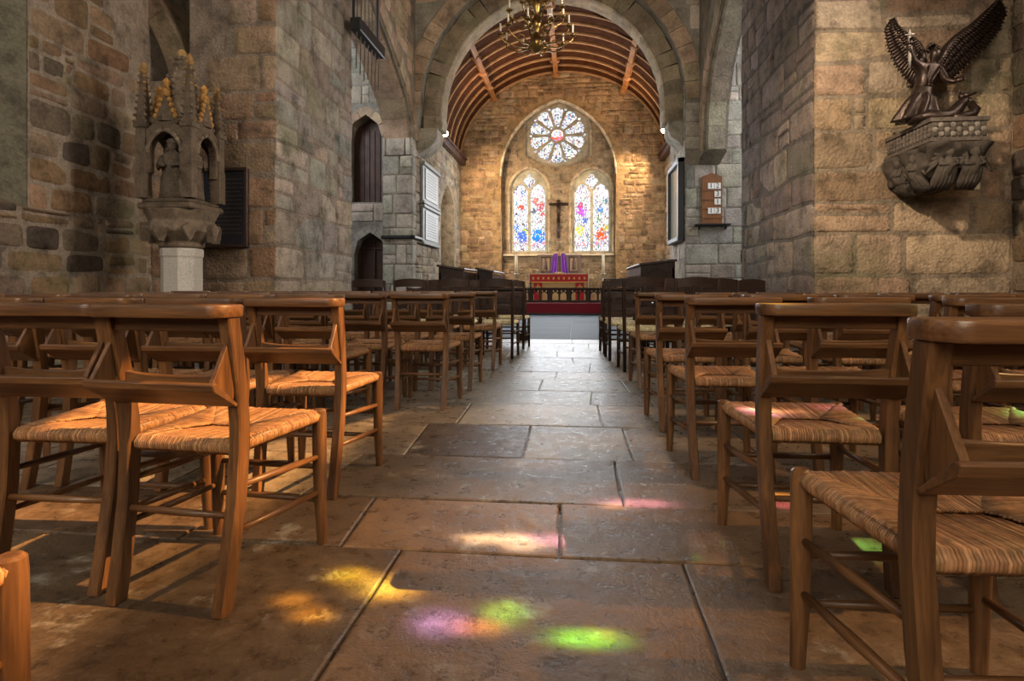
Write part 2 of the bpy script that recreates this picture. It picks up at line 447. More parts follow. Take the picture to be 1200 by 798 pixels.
# ---------------------------------------------------------- FLOOR
mb=MB()
def slab(q, tone, gap=.004, h=.010):
    """q: 4 world xy points, ccw"""
    cx=sum(p[0] for p in q)/4; cy=sum(p[1] for p in q)/4
    def ins(p,k):
        d=Vector((cx-p[0],cy-p[1])); L=d.length; d/=max(L,1e-6); return (p[0]+d.x*k,p[1]+d.y*k)
    out=[]
    for i in range(4):
        a,b=q[i],q[(i+1)%4]; L=math.dist(a,b); m=max(2,min(9,int(L/.12)))
        for j in range(m):
            f=j/m; out.append((a[0]+(b[0]-a[0])*f,a[1]+(b[1]-a[1])*f))
    r1=[];r2=[]
    for p in out:
        w=gap*(.6+1.0*abs(mnoise.noise((p[0]*6,p[1]*6,1.7))))
        a=ins(p,w*1.4); r1.append(a); r2.append(ins(p,w*1.4+.008))
    n=len(out); tz=[rng.uniform(-.0015,.0015) for _ in range(3)]
    def Z(p): return tz[0]+(p[0]-cx)*tz[1]+(p[1]-cy)*tz[2]
    vs=[(x,y,-h) for x,y in r1]+[(x,y,-.003+Z((x,y))) for x,y in r1]+[(x,y,Z((x,y))) for x,y in r2]
    fs=[]
    for i in range(n):
        j=(i+1)%n
        fs+= [(i,j,n+j,n+i),(n+i,n+j,2*n+j,2*n+i)]
    fs.append(tuple(range(2*n,3*n)))
    mb.add(vs,fs,tone)
mb.add([(-10,-7,-.012),(9,-7,-.012),(9,24.2,-.012),(-10,24.2,-.012)],[(0,1,2,3)],(.075,.058,.042))
def X_at(px,py): return fl(px,py).x
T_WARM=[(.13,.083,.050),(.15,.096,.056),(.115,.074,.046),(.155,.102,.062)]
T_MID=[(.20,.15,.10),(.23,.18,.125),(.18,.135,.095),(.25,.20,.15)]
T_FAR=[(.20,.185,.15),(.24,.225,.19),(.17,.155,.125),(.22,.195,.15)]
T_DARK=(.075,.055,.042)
# rows: (Y0,Y1,[(xbottom,xtop) joints inside the aisle], tones)
rows=[(-7,-4.5,[],None),(-4.5,-2,[],None),(-2,-.2,[],None),(-.2,.62,[(.1,.1)],None),
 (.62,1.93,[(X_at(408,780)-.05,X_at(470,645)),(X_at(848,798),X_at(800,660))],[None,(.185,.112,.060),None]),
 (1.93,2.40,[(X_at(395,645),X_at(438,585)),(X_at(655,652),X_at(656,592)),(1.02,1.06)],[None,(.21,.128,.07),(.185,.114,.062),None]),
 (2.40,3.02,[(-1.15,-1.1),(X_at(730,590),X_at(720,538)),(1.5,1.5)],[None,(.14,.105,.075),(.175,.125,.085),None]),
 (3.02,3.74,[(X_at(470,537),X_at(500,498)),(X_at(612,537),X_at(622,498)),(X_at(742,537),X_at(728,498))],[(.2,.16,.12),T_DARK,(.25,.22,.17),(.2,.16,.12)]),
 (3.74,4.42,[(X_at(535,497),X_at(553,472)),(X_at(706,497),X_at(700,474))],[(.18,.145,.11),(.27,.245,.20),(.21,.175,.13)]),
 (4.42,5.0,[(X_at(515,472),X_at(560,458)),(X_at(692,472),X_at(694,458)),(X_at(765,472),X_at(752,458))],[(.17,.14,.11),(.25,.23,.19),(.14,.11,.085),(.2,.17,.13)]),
]
y=5.0
while y<9.9:
    h=rng.uniform(.5,.8); y1=min(9.9,y+h) if y+h<9.5 else 9.9
    js=[]; x=-1.0+rng.uniform(0,.4)
    while x<.8: js.append((x,x+rng.uniform(-.03,.03))); x+=rng.uniform(.6,1.0)
    rows.append((y,y1,js,None)); y=y1
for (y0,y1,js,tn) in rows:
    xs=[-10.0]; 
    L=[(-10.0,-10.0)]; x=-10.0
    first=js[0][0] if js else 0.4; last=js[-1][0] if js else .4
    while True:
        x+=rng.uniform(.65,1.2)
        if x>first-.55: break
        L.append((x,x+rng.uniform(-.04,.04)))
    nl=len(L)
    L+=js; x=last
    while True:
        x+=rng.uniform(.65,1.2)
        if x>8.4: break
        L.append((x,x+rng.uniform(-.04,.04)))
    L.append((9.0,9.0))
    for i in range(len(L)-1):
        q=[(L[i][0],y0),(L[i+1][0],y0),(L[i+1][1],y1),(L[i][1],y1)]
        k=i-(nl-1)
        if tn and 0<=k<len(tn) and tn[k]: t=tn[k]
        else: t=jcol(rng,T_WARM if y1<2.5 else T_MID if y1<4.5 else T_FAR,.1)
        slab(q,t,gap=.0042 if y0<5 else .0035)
def flagmat():
    m,nt,out=newmat('flagstone_floor'); b=principled(nt,out,.45,0,.5); L=nt.links.new
    tc=N(nt,'ShaderNodeTexCoord'); at=N(nt,'ShaderNodeAttribute'); at.attribute_name='Col'
    def nz(s,d,r=.6):
        k=N(nt,'ShaderNodeTexNoise'); k.inputs['Scale'].default_value=s; k.inputs['Detail'].default_value=d; k.inputs['Roughness'].default_value=r; L(tc.outputs['Object'],k.inputs['Vector']); return k
    n1=nz(1.6,8,.65); n2=nz(14,7,.7); n3=nz(70,5,.7); n4=nz(4.2,9,.72)
    r1=ramp(nt,[(.28,.55),(.5,1.0),(.75,1.5)]); L(n1.outputs[0],r1.inputs[0])
    c=mixc(nt,at.outputs['Color'],r1.outputs[0],1.0,'MULTIPLY')
    r2=ramp(nt,[(.3,.45),(.5,1.0),(.7,1.35)]); L(n2.outputs[0],r2.inputs[0]); c=mixc(nt,c,r2.outputs[0],.9,'MULTIPLY')
    r3=ramp(nt,[(.35,.7),(.6,1.12)]); L(n3.outputs[0],r3.inputs[0]); c=mixc(nt,c,r3.outputs[0],.8,'MULTIPLY')
    r4=ramp(nt,[(.57,0.0),(.66,.6)]); L(n4.outputs[0],r4.inputs[0]); c=mixc(nt,c,(.40,.36,.29),r4.outputs[0])
    L(c,b.inputs['Base Color'])
    rr=ramp(nt,[(.3,.20),(.5,.32),(.7,.55)]); L(n2.outputs[0],rr.inputs[0]); L(rr.outputs[0],b.inputs['Roughness'])
    h=N(nt,'ShaderNodeMath',operation='MULTIPLY_ADD'); h.inputs[1].default_value=.55; L(n2.outputs[0],h.inputs[0]); L(n4.outputs[0],h.inputs[2])
    h2=N(nt,'ShaderNodeMath',operation='MULTIPLY_ADD'); h2.inputs[1].default_value=.2; L(n3.outputs[0],h2.inputs[0]); L(h.outputs[0],h2.inputs[2])
    bp=N(nt,'ShaderNodeBump'); bp.inputs['Strength'].default_value=.6; bp.inputs['Distance'].default_value=.02; L(h2.outputs[0],bp.inputs['Height']); L(bp.outputs[0],b.inputs['Normal'])
    return m
M['floor']=flagmat()
struct(mb.build('floor',M['floor']))
# pale blue-grey paving of the crossing and chancel
mb=MB(); y=9.9
while y<24:
    y1=min(24,y+1.1); x=-10
    while x<9:
        x1=min(9,x+1.1); mb.prism([(x+.003,y+.003),(x1-.003,y+.003),(x1-.003,y1-.003),(x+.003,y1-.003)],(0,0,0),EX,EY,UP,-.011,.001,jcol(rng,[(.085,.122,.155),(.09,.13,.163),(.08,.116,.148)],.05)); x=x1
    y=y1
struct(mb.build('floor_chancel',vcplain('chancel_paving',.6,0,.1,60,.12)))
# ---------------------------------------------------------- NORTH WALL (left edge of the picture)
mb=MB(); WY0=atX(31,100,XW).y; ledge=atX(31,243,XW).z
mb.plate([(-7,0),(10.5,0),(10.5,TOP),(-7,TOP)],[[(4.2,ledge),(WY0,ledge),(WY0,6.2),(4.2,6.2)]],(XW,0,0),EY,UP,(-1,0,0),0,.5,MORT_L)
rg=random.Random(11)
cs=courses_list(rg,ledge-.1,.2,.42); cs[-1]=ledge
masonry(mb,(XW,WY0-2.2,0),EY,(1,0,0),8.74-WY0+2.2,cs,(.28,.85),.026,.03,P_RUB,rg,amp=.06,afreq=1.4,rnd=.34,irr=.07,split=.38,mortar=(.33,.27,.22))
cs=courses_list(rg,6.2,.18,.42,ledge)
# head of the passage arch cuts the upper right of this wall
edge=[(atX(p,q,XW).y,atX(p,q,XW).z) for p,q in ((178,170),(172,120),(160,70),(145,30),(128,-10),(110,-50))]
def clipN(a,z):
    Y=WY0+a
    for (ya,za),(yb,zb) in zip(edge,edge[1:]):
        if za<=z<=zb: return Y>ya+(yb-ya)*(z-za)/(zb-za)-.02
    return z>edge[-1][1]
masonry(mb,(XW,WY0,0),EY,(1,0,0),8.74-WY0,cs,(.32,.95),.026,.03,P_RUB,rg,amp=.06,afreq=1.4,rnd=.3,irr=.06,split=.34,mortar=(.33,.27,.22),clip=clipN)
struct(mb.build('wall_north',M['rubble'],smooth=True,recalc=False))
# splayed window reveal, sill and glass
mb=MB()
mb.add([(XW,WY0,ledge),(XW-.45,WY0-.5,ledge+.25),(XW-.45,WY0-.5,6.2),(XW,WY0,6.2)],[(0,1,2,3)],(.17,.155,.115))
mb.add([(XW,4.2,ledge),(XW,WY0,ledge),(XW-.45,WY0-.5,ledge+.25),(XW-.45,4.6,ledge+.25)],[(0,1,2,3)],(.2,.15,.10))
mb.add([(XW-.46,4.2,ledge),(XW-.46,WY0+.1,ledge),(XW-.46,WY0+.1,6.3),(XW-.46,4.2,6.3)],[(0,1,2,3)],(.2,.2,.15))
struct(mb.build('window_1',M['rubble']))
GY0,GY1,GZ0,GZ1=4.62,WY0-.52,ledge+.27,5.9
mb=MB(); gr=random.Random(6); ny_,nz_=16,40
for i in range(ny_):
    for j in range(nz_):
        y0=GY0+(GY1-GY0)*i/ny_; y1=GY0+(GY1-GY0)*(i+1)/ny_; z0=GZ0+(GZ1-GZ0)*j/nz_; z1=GZ0+(GZ1-GZ0)*(j+1)/nz_
        c=gr.choice([(.42,.62,.42),(.5,.66,.5),(.36,.58,.46),(.55,.62,.42),(.45,.55,.55)]); k=gr.uniform(.3,.6)
        mb.add([(XW-.43,y0+.006,z0+.006),(XW-.43,y1-.006,z0+.006),(XW-.43,y1-.006,z1-.006),(XW-.43,y0+.006,z1-.006)],[(0,1,2,3)],tuple(q*k for q in c))
w2=struct(mb.build('window_2',emit_vc('green_leaded_glass',1.0),recalc=False))
mb=MB(); mb.col=(.2,.18,.14)
for k in range(3): mb.box((XW-.42,GY0+(GY1-GY0)*k/2,(GZ0+GZ1)/2),(.12,.1,GZ1-GZ0))
for k in range(2): mb.box((XW-.42,(GY0+GY1)/2,GZ0+(GZ1-GZ0)*k),(.12,GY1-GY0,.1))
mb.build('mullion',M['rubble'],w2)
# ---------------------------------------------------------- NORTH PIER (big left pillar)
YP0,YP1=8.74,11.85
mb=MB(); notch=4.1; xr=-6.0
mb.plate([(XW-.6,0),(XN,0),(XN,TOP),(xr,TOP),(xr,notch),(XW-.6,notch)],[],(0,0,0),EX,UP,EY,YP0,YP1,MORT_L)
rg=random.Random(5)
cs=courses_list(rg,6.3,.3,.58)
masonry(mb,(XW,YP0,0),EX,(0,-1,0),XN-XW,cs,(.4,1.15),.022,.030,P_LEFT,rg,amp=.05,afreq=.9,rnd=.16,irr=.03,split=.22,clip=lambda a,z:(XW+a<xr+.02 and z>notch),pin=XN-XW,ext=(0,.028),mortar=MORT_L)
masonry(mb,(XN,YP0,0),EY,(1,0,0),YP1-YP0,cs,(.45,1.2),.022,.030,P_LEFT_LIT,rg,amp=.06,afreq=.9,rnd=.16,irr=.03,split=.3,pin=0,ext=(.028,.02),mortar=MORT_L)
# back of the passage head, coloured dark for the shade inside, and the curved rib rising out of the pier
mb.box((XW+.1,YP0+1.5,6.5),(2.2,.2,8),col=(.13,.095,.07))
struct(mb.build('wall_north_pier',M['ashlar'],smooth=True,recalc=False))
mb=MB()
curve=[(-5.86,3.75),(-5.93,4.1),(-6.05,4.5),(-6.24,4.95),(-6.5,5.4),(-6.85,5.8)]
voussoirs(mb,[(x,z) for x,z in curve],.30,3,(0,YP0+.55,0),EX,UP,(0,-1,0),-.9,.62,[(.25,.18,.12),(.28,.2,.135)],rg)
struct(mb.build('trim_1',M['ashlar'],smooth=False,auto=40))
# ---------------------------------------------------------- NORTH TRANSEPT ARCH
XA=-4.78
pix=[(478,190),(477.5,165),(476,144),(470,117),(459,83),(447,50),(430,8),(418,-25)]
cv=[(atX(a,b,XA).y,atX(a,b,XA).z) for a,b in pix]
cv[0]=(16.45,cv[0][1]); cv=[(16.45,0)]+cv
ap=cv[-1]; cv2=cv+[(ap[0]-.45,ap[1]+.1),(YP1-.01,ap[1]-.05)]
soff=cv2[::-1]                        # low Y -> high Y
mb=MB()
outer=[(YP1-.01,TOP)]+[(y,z) for y,z in soff if z>.01]+[(16.45,0),(17.0,0),(17.0,TOP)]
mb.plate(outer,[],(XN,0,0),EY,UP,(-1,0,0),.0,.85,(.25,.215,.165))
rg=random.Random(9)
arcpts=[(y,z) for y,z in soff if z>4.6]
def clipA(a,z):
    Y=YP1+a
    for (ya,za),(yb,zb) in zip(arcpts,arcpts[1:]):
        if ya<=Y<=yb: 
            zc=za+(zb-za)*(Y-ya)/max(1e-6,yb-ya); return z<zc+.42
    return Y>16.2
cs=courses_list(rg,10.2,.28,.5,5.0)
masonry(mb,(XN,YP1,0),EY,(1,0,0),16.75-YP1,cs,(.35,.9),.02,.025,P_BROWNARCH,rg,amp=.03,rnd=.2,irr=.04,split=.3,clip=clipA,back=False)
voussoirs(mb,arcpts,.40,13,(XN,0,0),EY,UP,(1,0,0),-.1,.045,P_BROWNARCH,rg,inner=.09,gap=.014)
voussoirs(mb,arcpts,.16,9,(XN,0,0),EY,UP,(1,0,0),-.86,-.07,P_BROWNARCH,rg,inner=-.06,gap=.012,bev=.07)
cs=courses_list(rg,5.0,.32,.6)
masonry(mb,(-5.45,16.45,0),EX,(0,-1,0),.85,cs,(.35,.6),.018,.02,P_GREY,rg,amp=.015,rnd=.15,irr=.03,split=.25,back=False,ext=(0,.02))
masonry(mb,(-4.6,16.45,0),EY,(1,0,0),.4,cs,(.35,.6),.018,.02,P_GREY,rg,rnd=.15,back=False,ext=(.02,0))
struct(mb.build('wall_north_arch',M['grey'],auto=40,recalc=False))
# ---------------------------------------------------------- CHANCEL ARCH WALL
YC=16.8
A=lambda px,py,Y=YC+.5:(atY(px,py,Y).x,atY(px,py,Y).z)
cxA=(A(517,120)[0]+A(779,120)[0])/2; RA=(A(779,120)[0]-A(517,120)[0])/2; zA=A(648,128)[1]
LEFTJ,RIGHTJ=-4.6,2.98
def ringcurve(R, rise=1.03, stilt=0.0, n=22):
    pts=[(cxA-R*math.cos(PI*i/(2*n))if False else cxA+R*math.cos(PI-PI*i/n), zA+R*rise*math.sin(PI*i/n)) for i in range(n+1)]
    return pts
corb=A(516,163)[1]
R1=RA+.50
big=ringcurve(R1)
mb=MB()
hole=[(max(LEFTJ,cxA-R1),0.02)]+[(max(LEFTJ,cxA-R1),corb)]+[(max(x,LEFTJ+.01),z) for x,z in big]+[(RIGHTJ,corb),(RIGHTJ,0.02)]
hole=[(min(x,RIGHTJ),z) for x,z in hole]
XL,XR=-10.0,9.0
hole2=[(x,z) for x,z in big if True]
out=[(XL,0),(LEFTJ,0),(LEFTJ,corb)]+[(x,z) for x,z in big]+[(RIGHTJ,corb),(RIGHTJ,0),(XR,0),(XR,TOP),(XL,TOP)]
# doorways in the transept part
dlo=[atY(p,q,YC) for p,q in ((415,345),(415,300),(420,282),(434,272.5),(448,282),(455,300),(455,345))]
dup_=[atY(p,q,YC) for p,q in ((409,237),(409,160),(414,145),(429,134.5),(443,145),(447.5,160),(447.5,237))]
h1=[(p.x,max(p.z,.02)) for p in dlo]; h1[0]=(h1[0][0],.02); h1[-1]=(h1[-1][0],.02)
h2=[(p.x,p.z) for p in dup_]
mb.plate(out,[h1,h2],(0,0,0),EX,UP,(0,1,0),YC,YC+.5,(.285,.265,.225))
rg=random.Random(21)
# frontal pier stones, left of the arch and round the doors
def clipC(px0):
    def f(a,z):
        x=px0+a
        if inpoly((x,z),[(k[0]+(k[0]-h1[3][0])*.28,k[1]+(.18 if k[1]>1 else 0)) for k in h1]): return True
        if inpoly((x,z),[(k[0]+(k[0]-h2[3][0])*.3,k[1]+(.22 if k[1]>4 else 0)) for k in h2]): return True
        d=math.hypot(x-cxA,(z-zA)/1.03)
        if z>zA and d<R1+.48: return True
        if z<=zA and x>LEFTJ-.0 and x<RIGHTJ+.0: return True
        return False
    return f
cs=courses_list(rg,10.2,.32,.6)
masonry(mb,(-6.9,YC,0),EX,(0,-1,0),-4.6+6.9,cs,(.4,.9),.018,.02,P_GREY,rg,amp=.02,rnd=.16,irr=.03,split=.25,clip=clipC(-6.9),back=False,ext=(0,.02))
cs2=courses_list(rg,10.2,.3,.55,5.4)
masonry(mb,(-4.6,YC,0),EX,(0,-1,0),7.6,cs2,(.4,.9),.018,.02,P_BROWNARCH,rg,amp=.02,rnd=.16,irr=.03,split=.25,clip=clipC(-4.6),back=False)
cs3=courses_list(rg,10.2,.35,.7)
masonry(mb,(RIGHTJ,YC,0),EX,(0,-1,0),3.0,cs3,(.4,1.0),.016,.016,P_GREY,rg,amp=.02,rnd=.14,irr=.03,split=.25,clip=clipC(RIGHTJ),back=False)
# left jamb running back towards the chancel (grey dressed stones)
voussoirs(mb,big,.42,25,(0,YC,0),EX,UP,(0,-1,0),-.1,.05,P_BROWNARCH,rg,gap=.014,inner=.01)
# door surrounds
voussoirs(mb,h1[1:-1],.2,7,(0,YC,0),EX,UP,(0,-1,0),-.3,.03,P_GREY,rg)
voussoirs(mb,h2[1:-1],.24,5,(0,YC,0),EX,UP,(0,-1,0),-.3,.03,P_BROWNARCH,rg)
struct(mb.build('wall_chancel_arch',M['grey'],auto=40,recalc=False))
# inner moulded order
mb=MB(); rg=random.Random(3)
inn=ringcurve(RA)
inn=[(inn[0][0],corb+.25)]+inn+[(inn[-1][0],corb+.25)]
voussoirs(mb,inn,.54,30,(0,YC+.28,0),EX,UP,(0,-1,0),-.75,0,[(.22,.18,.125),(.24,.195,.135)],rg,gap=.004,bev=.10,sub=3)
voussoirs(mb,inn,.07,30,(0,YC+.42,0),EX,UP,(0,-1,0),-.6,0,[(.42,.37,.28),(.45,.39,.30)],rg,gap=.003,inner=-.06,bev=.02,sub=3)
# corbels that carry it
for sx,xw,xi in ((1,LEFTJ-.02,inn[0][0]-.06),(-1,RIGHTJ+.02,inn[-1][0]+.06)):
    P=[(xw,corb+.27),(xi,corb+.27),(xi,corb+.02),(xi-sx*.08,corb-.16),(xi-sx*.3,corb-.33),(xw,corb-.52)]
    mb.prism(P if sx>0 else P[::-1],(0,YC+.25,0),EX,UP,EY,0,.8,(.34,.31,.25))
struct(mb.build('trim_2',M['grey'],auto=45))
# string course on the left pier
mb=MB(); z=atY(470,279,YC).z
mb.box((-5.0,16.40,z),(.95,.14,.09)); mb.box((-4.55,16.8,z),(.14,.94,.09))
struct(mb.build('trim_3',M['black'],bevel=.02))
# doors
mb=MB(); mb.prism([(x,z) for x,z in h1],(0,YC+.32,0),EX,UP,EY,0,.07)
dr=struct(mb.build('door_1',M['door']))
mb=MB()
xs=[h1[0][0]+(h1[-1][0]-h1[0][0])*k for k in (0.04,.5,.96)]
for x in xs: mb.box((x,YC+.3,1.15),(.06,.05,2.1))
for z in (.12,1.0,2.0): mb.box(((xs[0]+xs[2])/2,YC+.3,z),(xs[2]-xs[0],.04,.07))
mb.build('door_frame',M['door'],dr,bevel=.01)
mb=MB(); mb.tube([(xs[1]+.1,YC+.28,1.0),(xs[1]+.1,YC+.22,1.0)],.02,8); mb.ball((xs[1]+.1,YC+.2,1.0),.04)
mb.build('door_knob',M['brass'],dr,smooth=True)
mb=MB(); mb.prism([(x,z) for x,z in h2],(0,YC+.42,0),EX,UP,EY,0,.07)
for k in range(6):
    x=h2[0][0]+(h2[-1][0]-h2[0][0])*(k+.5)/6; mb.box((x,YC+.41,4.3),(.13,.03,2.4))
struct(mb.build('door_2',M['door']))
# ---------------------------------------------------------- CHANCEL SIDE WALLS
YE=23.6
def lanc(px): return None
c=[atX(a,b,LEFTJ) for a,b in ((517,330),(517,240),(520,226),(524.5,217),(529,226),(532,240),(532,330))]
hl=[(p.y,max(.3,p.z)) for p in c]
mb=MB(); mb.plate([(YC+.02,0),(YE,0),(YE,6.2),(17.9,6.2),(17.9,TOP),(YC+.02,TOP)],[hl],(LEFTJ,0,0),EY,UP,(-1,0,0),0,.7,(.30,.25,.18))
rg=random.Random(31)
cs=courses_list(rg,6.0,.2,.42)
masonry(mb,(LEFTJ,YC+.02,0),EY,(1,0,0),YE-YC-.02,cs,(.3,.8),.02,.022,[(.33,.29,.23),(.36,.30,.21),(.30,.25,.18),(.38,.32,.24)],rg,amp=.03,rnd=.2,irr=.04,split=.3,back=False,
   clip=lambda a,z: inpoly((YC+.02+a,z),[(k[0]+(k[0]-hl[3][0])*.2,k[1]+.1) for k in hl]))
mb.box((LEFTJ-.7,(hl[0][0]+hl[-1][0])/2,2.8),(.1,2.5,6),col=(.36,.27,.17))
struct(mb.build('wall_chancel_north',M['chancel'],auto=40,recalc=False))
mb=MB(); rg=random.Random(33); XC=3.41
mb.box((XC+.35,(19.4+YE)/2,3.1),(.7,YE-19.4,6.2),col=(.3,.23,.15))
cs=courses_list(rg,6.0,.2,.42)
masonry(mb,(XC,19.3,0),EY,(-1,0,0),YE-19.3,cs,(.3,.8),.02,.02,P_EAST,rg,amp=.03,rnd=.2,irr=.04,split=.3,back=False)
mb.box((RIGHTJ+.4,(YC+.4+19.4)/2,TOP/2),(.8,19.4-YC-.4,TOP),col=(.29,.27,.23))
cs=courses_list(rg,10.0,.35,.6)
masonry(mb,(RIGHTJ,YC+.02,0),EY,(-1,0,0),2.4,cs,(.4,.9),.016,.016,P_GREY,rg,amp=.02,rnd=.15,irr=.03,split=.2,back=False,ext=(.016,0))
struct(mb.build('wall_chancel_south',M['chancel'],auto=40,recalc=False))
# ---------------------------------------------------------- EAST WALL
def AE(px,py,Y=YE): p=atY(px,py,Y); return (p.x,p.z)
half=(AE(722,200)[0]-AE(587,200)[0])/2; cxE=(AE(722,200)[0]+AE(587,200)[0])/2
zsE=AE(653,205)[1]; apE=AE(653,117)[1]
rec=arch(cxE,zsE,half,apE-zsE,14)
recz=.4
mb=MB()
mb.plate([(-6,0),(4.8,0),(4.8,TOP),(-6,TOP)],[[(cxE-half,recz)]+rec+[(cxE+half,recz)]],(0,0,0),EX,UP,(0,1,0),YE,YE+.45,(.34,.23,.12))
rg=random.Random(41)
cs=courses_list(rg,9.7,.16,.34)
ro=offset([(cxE-half,recz)]+rec+[(cxE+half,recz)],.1)
clE=lambda a,z: inpoly((-4.7+a,z),ro)
masonry(mb,(-4.7,YE,0),EX,(0,-1,0),8.2,cs,(.2,.62),.022,.026,P_EAST,rg,amp=.035,afreq=1.5,rnd=.28,irr=.06,split=.3,back=False,clip=clE,seg=12)
voussoirs(mb,rec,.07,30,(0,YE,0),EX,UP,(0,-1,0),-.2,.05,[(.62,.55,.42)],rg,gap=.003,inner=-.03,sub=2)
cj=[(cxE-half,recz),(cxE-half,zsE)]
struct(mb.build('wall_east',M['chancel'],auto=40,recalc=False))
# recessed inner wall with rose + two lancets
YI=YE+.42
def AI(px,py): p=atY(px,py,YI); return (p.x,p.z)
rose_c=AI(653,157.5); rose_r=(AI(688.5,157)[0]-AI(618,157)[0])/2
nich=[AI(616,182),AI(616,150)]+[AI(620,136),AI(632,125),AI(653,118.5),AI(674,125),AI(687,136)]+[AI(691,150),AI(691,182),AI(677,191),AI(653,196),AI(630,191)]
wins=[]
for x0,x1 in ((598.5,641.5),(670.5,716.5)):
    xc=(x0+x1)/2; a,b=AI(x0,296),AI(x1,296); hw=(b[0]-a[0])/2; zs=AI(xc,224)[1]; ap_=AI(xc,198)[1]
    wins.append(((a[0]+b[0])/2,hw,a[1],zs,ap_))
mb=MB()
holes=[nich]
for (xc,hw,zb,zs,apx) in wins: holes.append([(xc-hw,zb)]+arch(xc,zs,hw,apx-zs,8)+[(xc+hw,zb)])
mb.plate([(-3.4,0),(2.2,0),(2.2,9.4),(-3.4,9.4)],holes,(0,0,0),EX,UP,(0,1,0),YI,YI+.3,(.33,.25,.16))
cs=courses_list(rg,9.2,.16,.34)
hx=[offset(h,.12) for h in holes]; hx[0]=[((x-rose_c[0])*1.1+rose_c[0],(z-rose_c[1])*1.1+rose_c[1]) for x,z in nich]
masonry(mb,(cxE-half,YI,0),EX,(0,-1,0),2*half,cs,(.2,.6),.02,.018,[(.30,.235,.165),(.26,.20,.14),(.33,.265,.19),(.235,.18,.125)],rg,amp=.03,rnd=.28,irr=.06,split=.3,back=False,clip=lambda a,z:any(inpoly((cxE-half+a,z),h) for h in hx),seg=12)
for (xc,hw,zb,zs,apx) in wins:
    lc=arch(xc,zs,hw,apx-zs,8); lc=[(xc-hw,zb)]+lc+[(xc+hw,zb)]
    voussoirs(mb,lc,.14,14,(0,YI,0),EX,UP,(0,-1,0),-.2,.04,[(.50,.42,.30),(.46,.38,.27)],rg,gap=.006,sub=3,bev=.05)
voussoirs(mb,nich[1:9],.09,9,(0,YI,0),EX,UP,(0,-1,0),-.2,.03,[(.46,.40,.30)],rg,gap=.005,sub=3)
# light sill
mb.box((cxE,YI-.02,AI(653,298.5)[1]),(2*half-.1,.3,.08),col=(.66,.58,.44))
struct(mb.build('wall_east_recess',M['chancel'],auto=40,recalc=False))
# ---- rose window
YG=YI+.2
def petal(a, r0, r1, w):
    pts=[]
    for t in [i/14 for i in range(15)]:
        r=r0+(r1-r0)*t; ww=w*(.22+.78*(t**.8)) if t<.72 else w*(.98+.02)*math.sqrt(max(0,1-((t-.72)/.28)**2))
        pts.append((r,ww))
    L=[(r,ww) for r,ww in pts]+[(r,-ww) for r,ww in pts[::-1] if ww>1e-4]
    return [(rose_c[0]+r*math.cos(a)-q*math.sin(a), rose_c[1]+r*math.sin(a)+q*math.cos(a)) for r,q in L]
R=rose_r; circ=lambda cx,cz,r,n=20:[(cx+r*math.cos(2*PI*i/n),cz+r*math.sin(2*PI*i/n)) for i in range(n)]
pet=[petal(PI/2+2*PI*k/10,.27*R,.94*R,.222*R) for k in range(10)]
smal=[circ(rose_c[0]+.90*R*math.cos(PI/2+2*PI*(k+.5)/10),rose_c[1]+.90*R*math.sin(PI/2+2*PI*(k+.5)/10),.055*R,8) for k in range(10)]
mb=MB(); mb.plate([((x-rose_c[0])*1.03+rose_c[0],(z-rose_c[1])*1.03+rose_c[1]) for x,z in nich],pet+smal+[circ(rose_c[0],rose_c[1],.2*R)],(0,0,0),EX,UP,EY,YG-.1,YG+.02,(.42,.38,.30))
rw=struct(mb.build('window_3',M['grey']))
mb=MB(); mb.box((rose_c[0],YG+.12,rose_c[1]),(2.7*R,.02,2.75*R)); mb.build('backing',M['cavity'],rw)
def glassgrid(mb,outl,Y,du,dv,colf,rg,lead=.10):
    xs=[p[0] for p in outl]; zs=[p[1] for p in outl]; x0,x1,z0,z1=min(xs),max(xs),min(zs),max(zs)
    nx=max(1,round((x1-x0)/du)); nz=max(1,round((z1-z0)/dv)); J={}
    for i in range(nx+1):
        for j in range(nz+1):
            J[i,j]=(x0+(x1-x0)*i/nx+rg.uniform(-.28,.28)*du*(0<i<nx), z0+(z1-z0)*j/nz+rg.uniform(-.28,.28)*dv*(0<j<nz))
    for i in range(nx):
        for j in range(nz):
            q=[J[i,j],J[i+1,j],J[i+1,j+1],J[i,j+1]]; c=(sum(p[0] for p in q)/4,sum(p[1] for p in q)/4)
            q=[(p[0]+(c[0]-p[0])*lead,p[1]+(c[1]-p[1])*lead) for p in q]
            col=colf(c,(c[0]-x0)/(x1-x0),(c[1]-z0)/(z1-z0),rg)
            if col: mb.add([(p[0],Y,p[1]) for p in q],[(0,1,2,3)],col)
WH=[(1.0,.97,.92),(.92,.96,1.0),(1,.95,.9),(.98,1,.95),(.88,.93,1.0),(1,.9,.88)]
PASTEL=[(.95,.55,.45),(.45,.65,1.0),(.95,.85,.45),(.55,.85,.55),(.75,.5,.9),(.9,.3,.25),(.25,.45,.95),(.15,.2,.3)]
def colr(c,u,v,rg):
    r=math.hypot(c[0]-rose_c[0],c[1]-rose_c[1])/R
    if r>1.06: return None
    if r<.21:
        if c[1]<rose_c[1]-.05: return rg.choice([(2.2,.15,.1),(2.0,.3,.1),(.2,.5,2.4)])
        return rg.choice([(.3,.9,2.6),(2.6,2.4,2.2),(2.0,.4,.3)])
    k=1.2*rg.uniform(.5,1.1); w=rg.choice(WH)
    if rg.random()<.30: w=rg.choice(PASTEL); k*=.6
    return tuple(x*k for x in w)
mb=MB(); glassgrid(mb,circ(rose_c[0],rose_c[1],R),YG+.03,.055,.055,colr,random.Random(2))
mb.build('glass',M['leadglass'],rw,recalc=False)
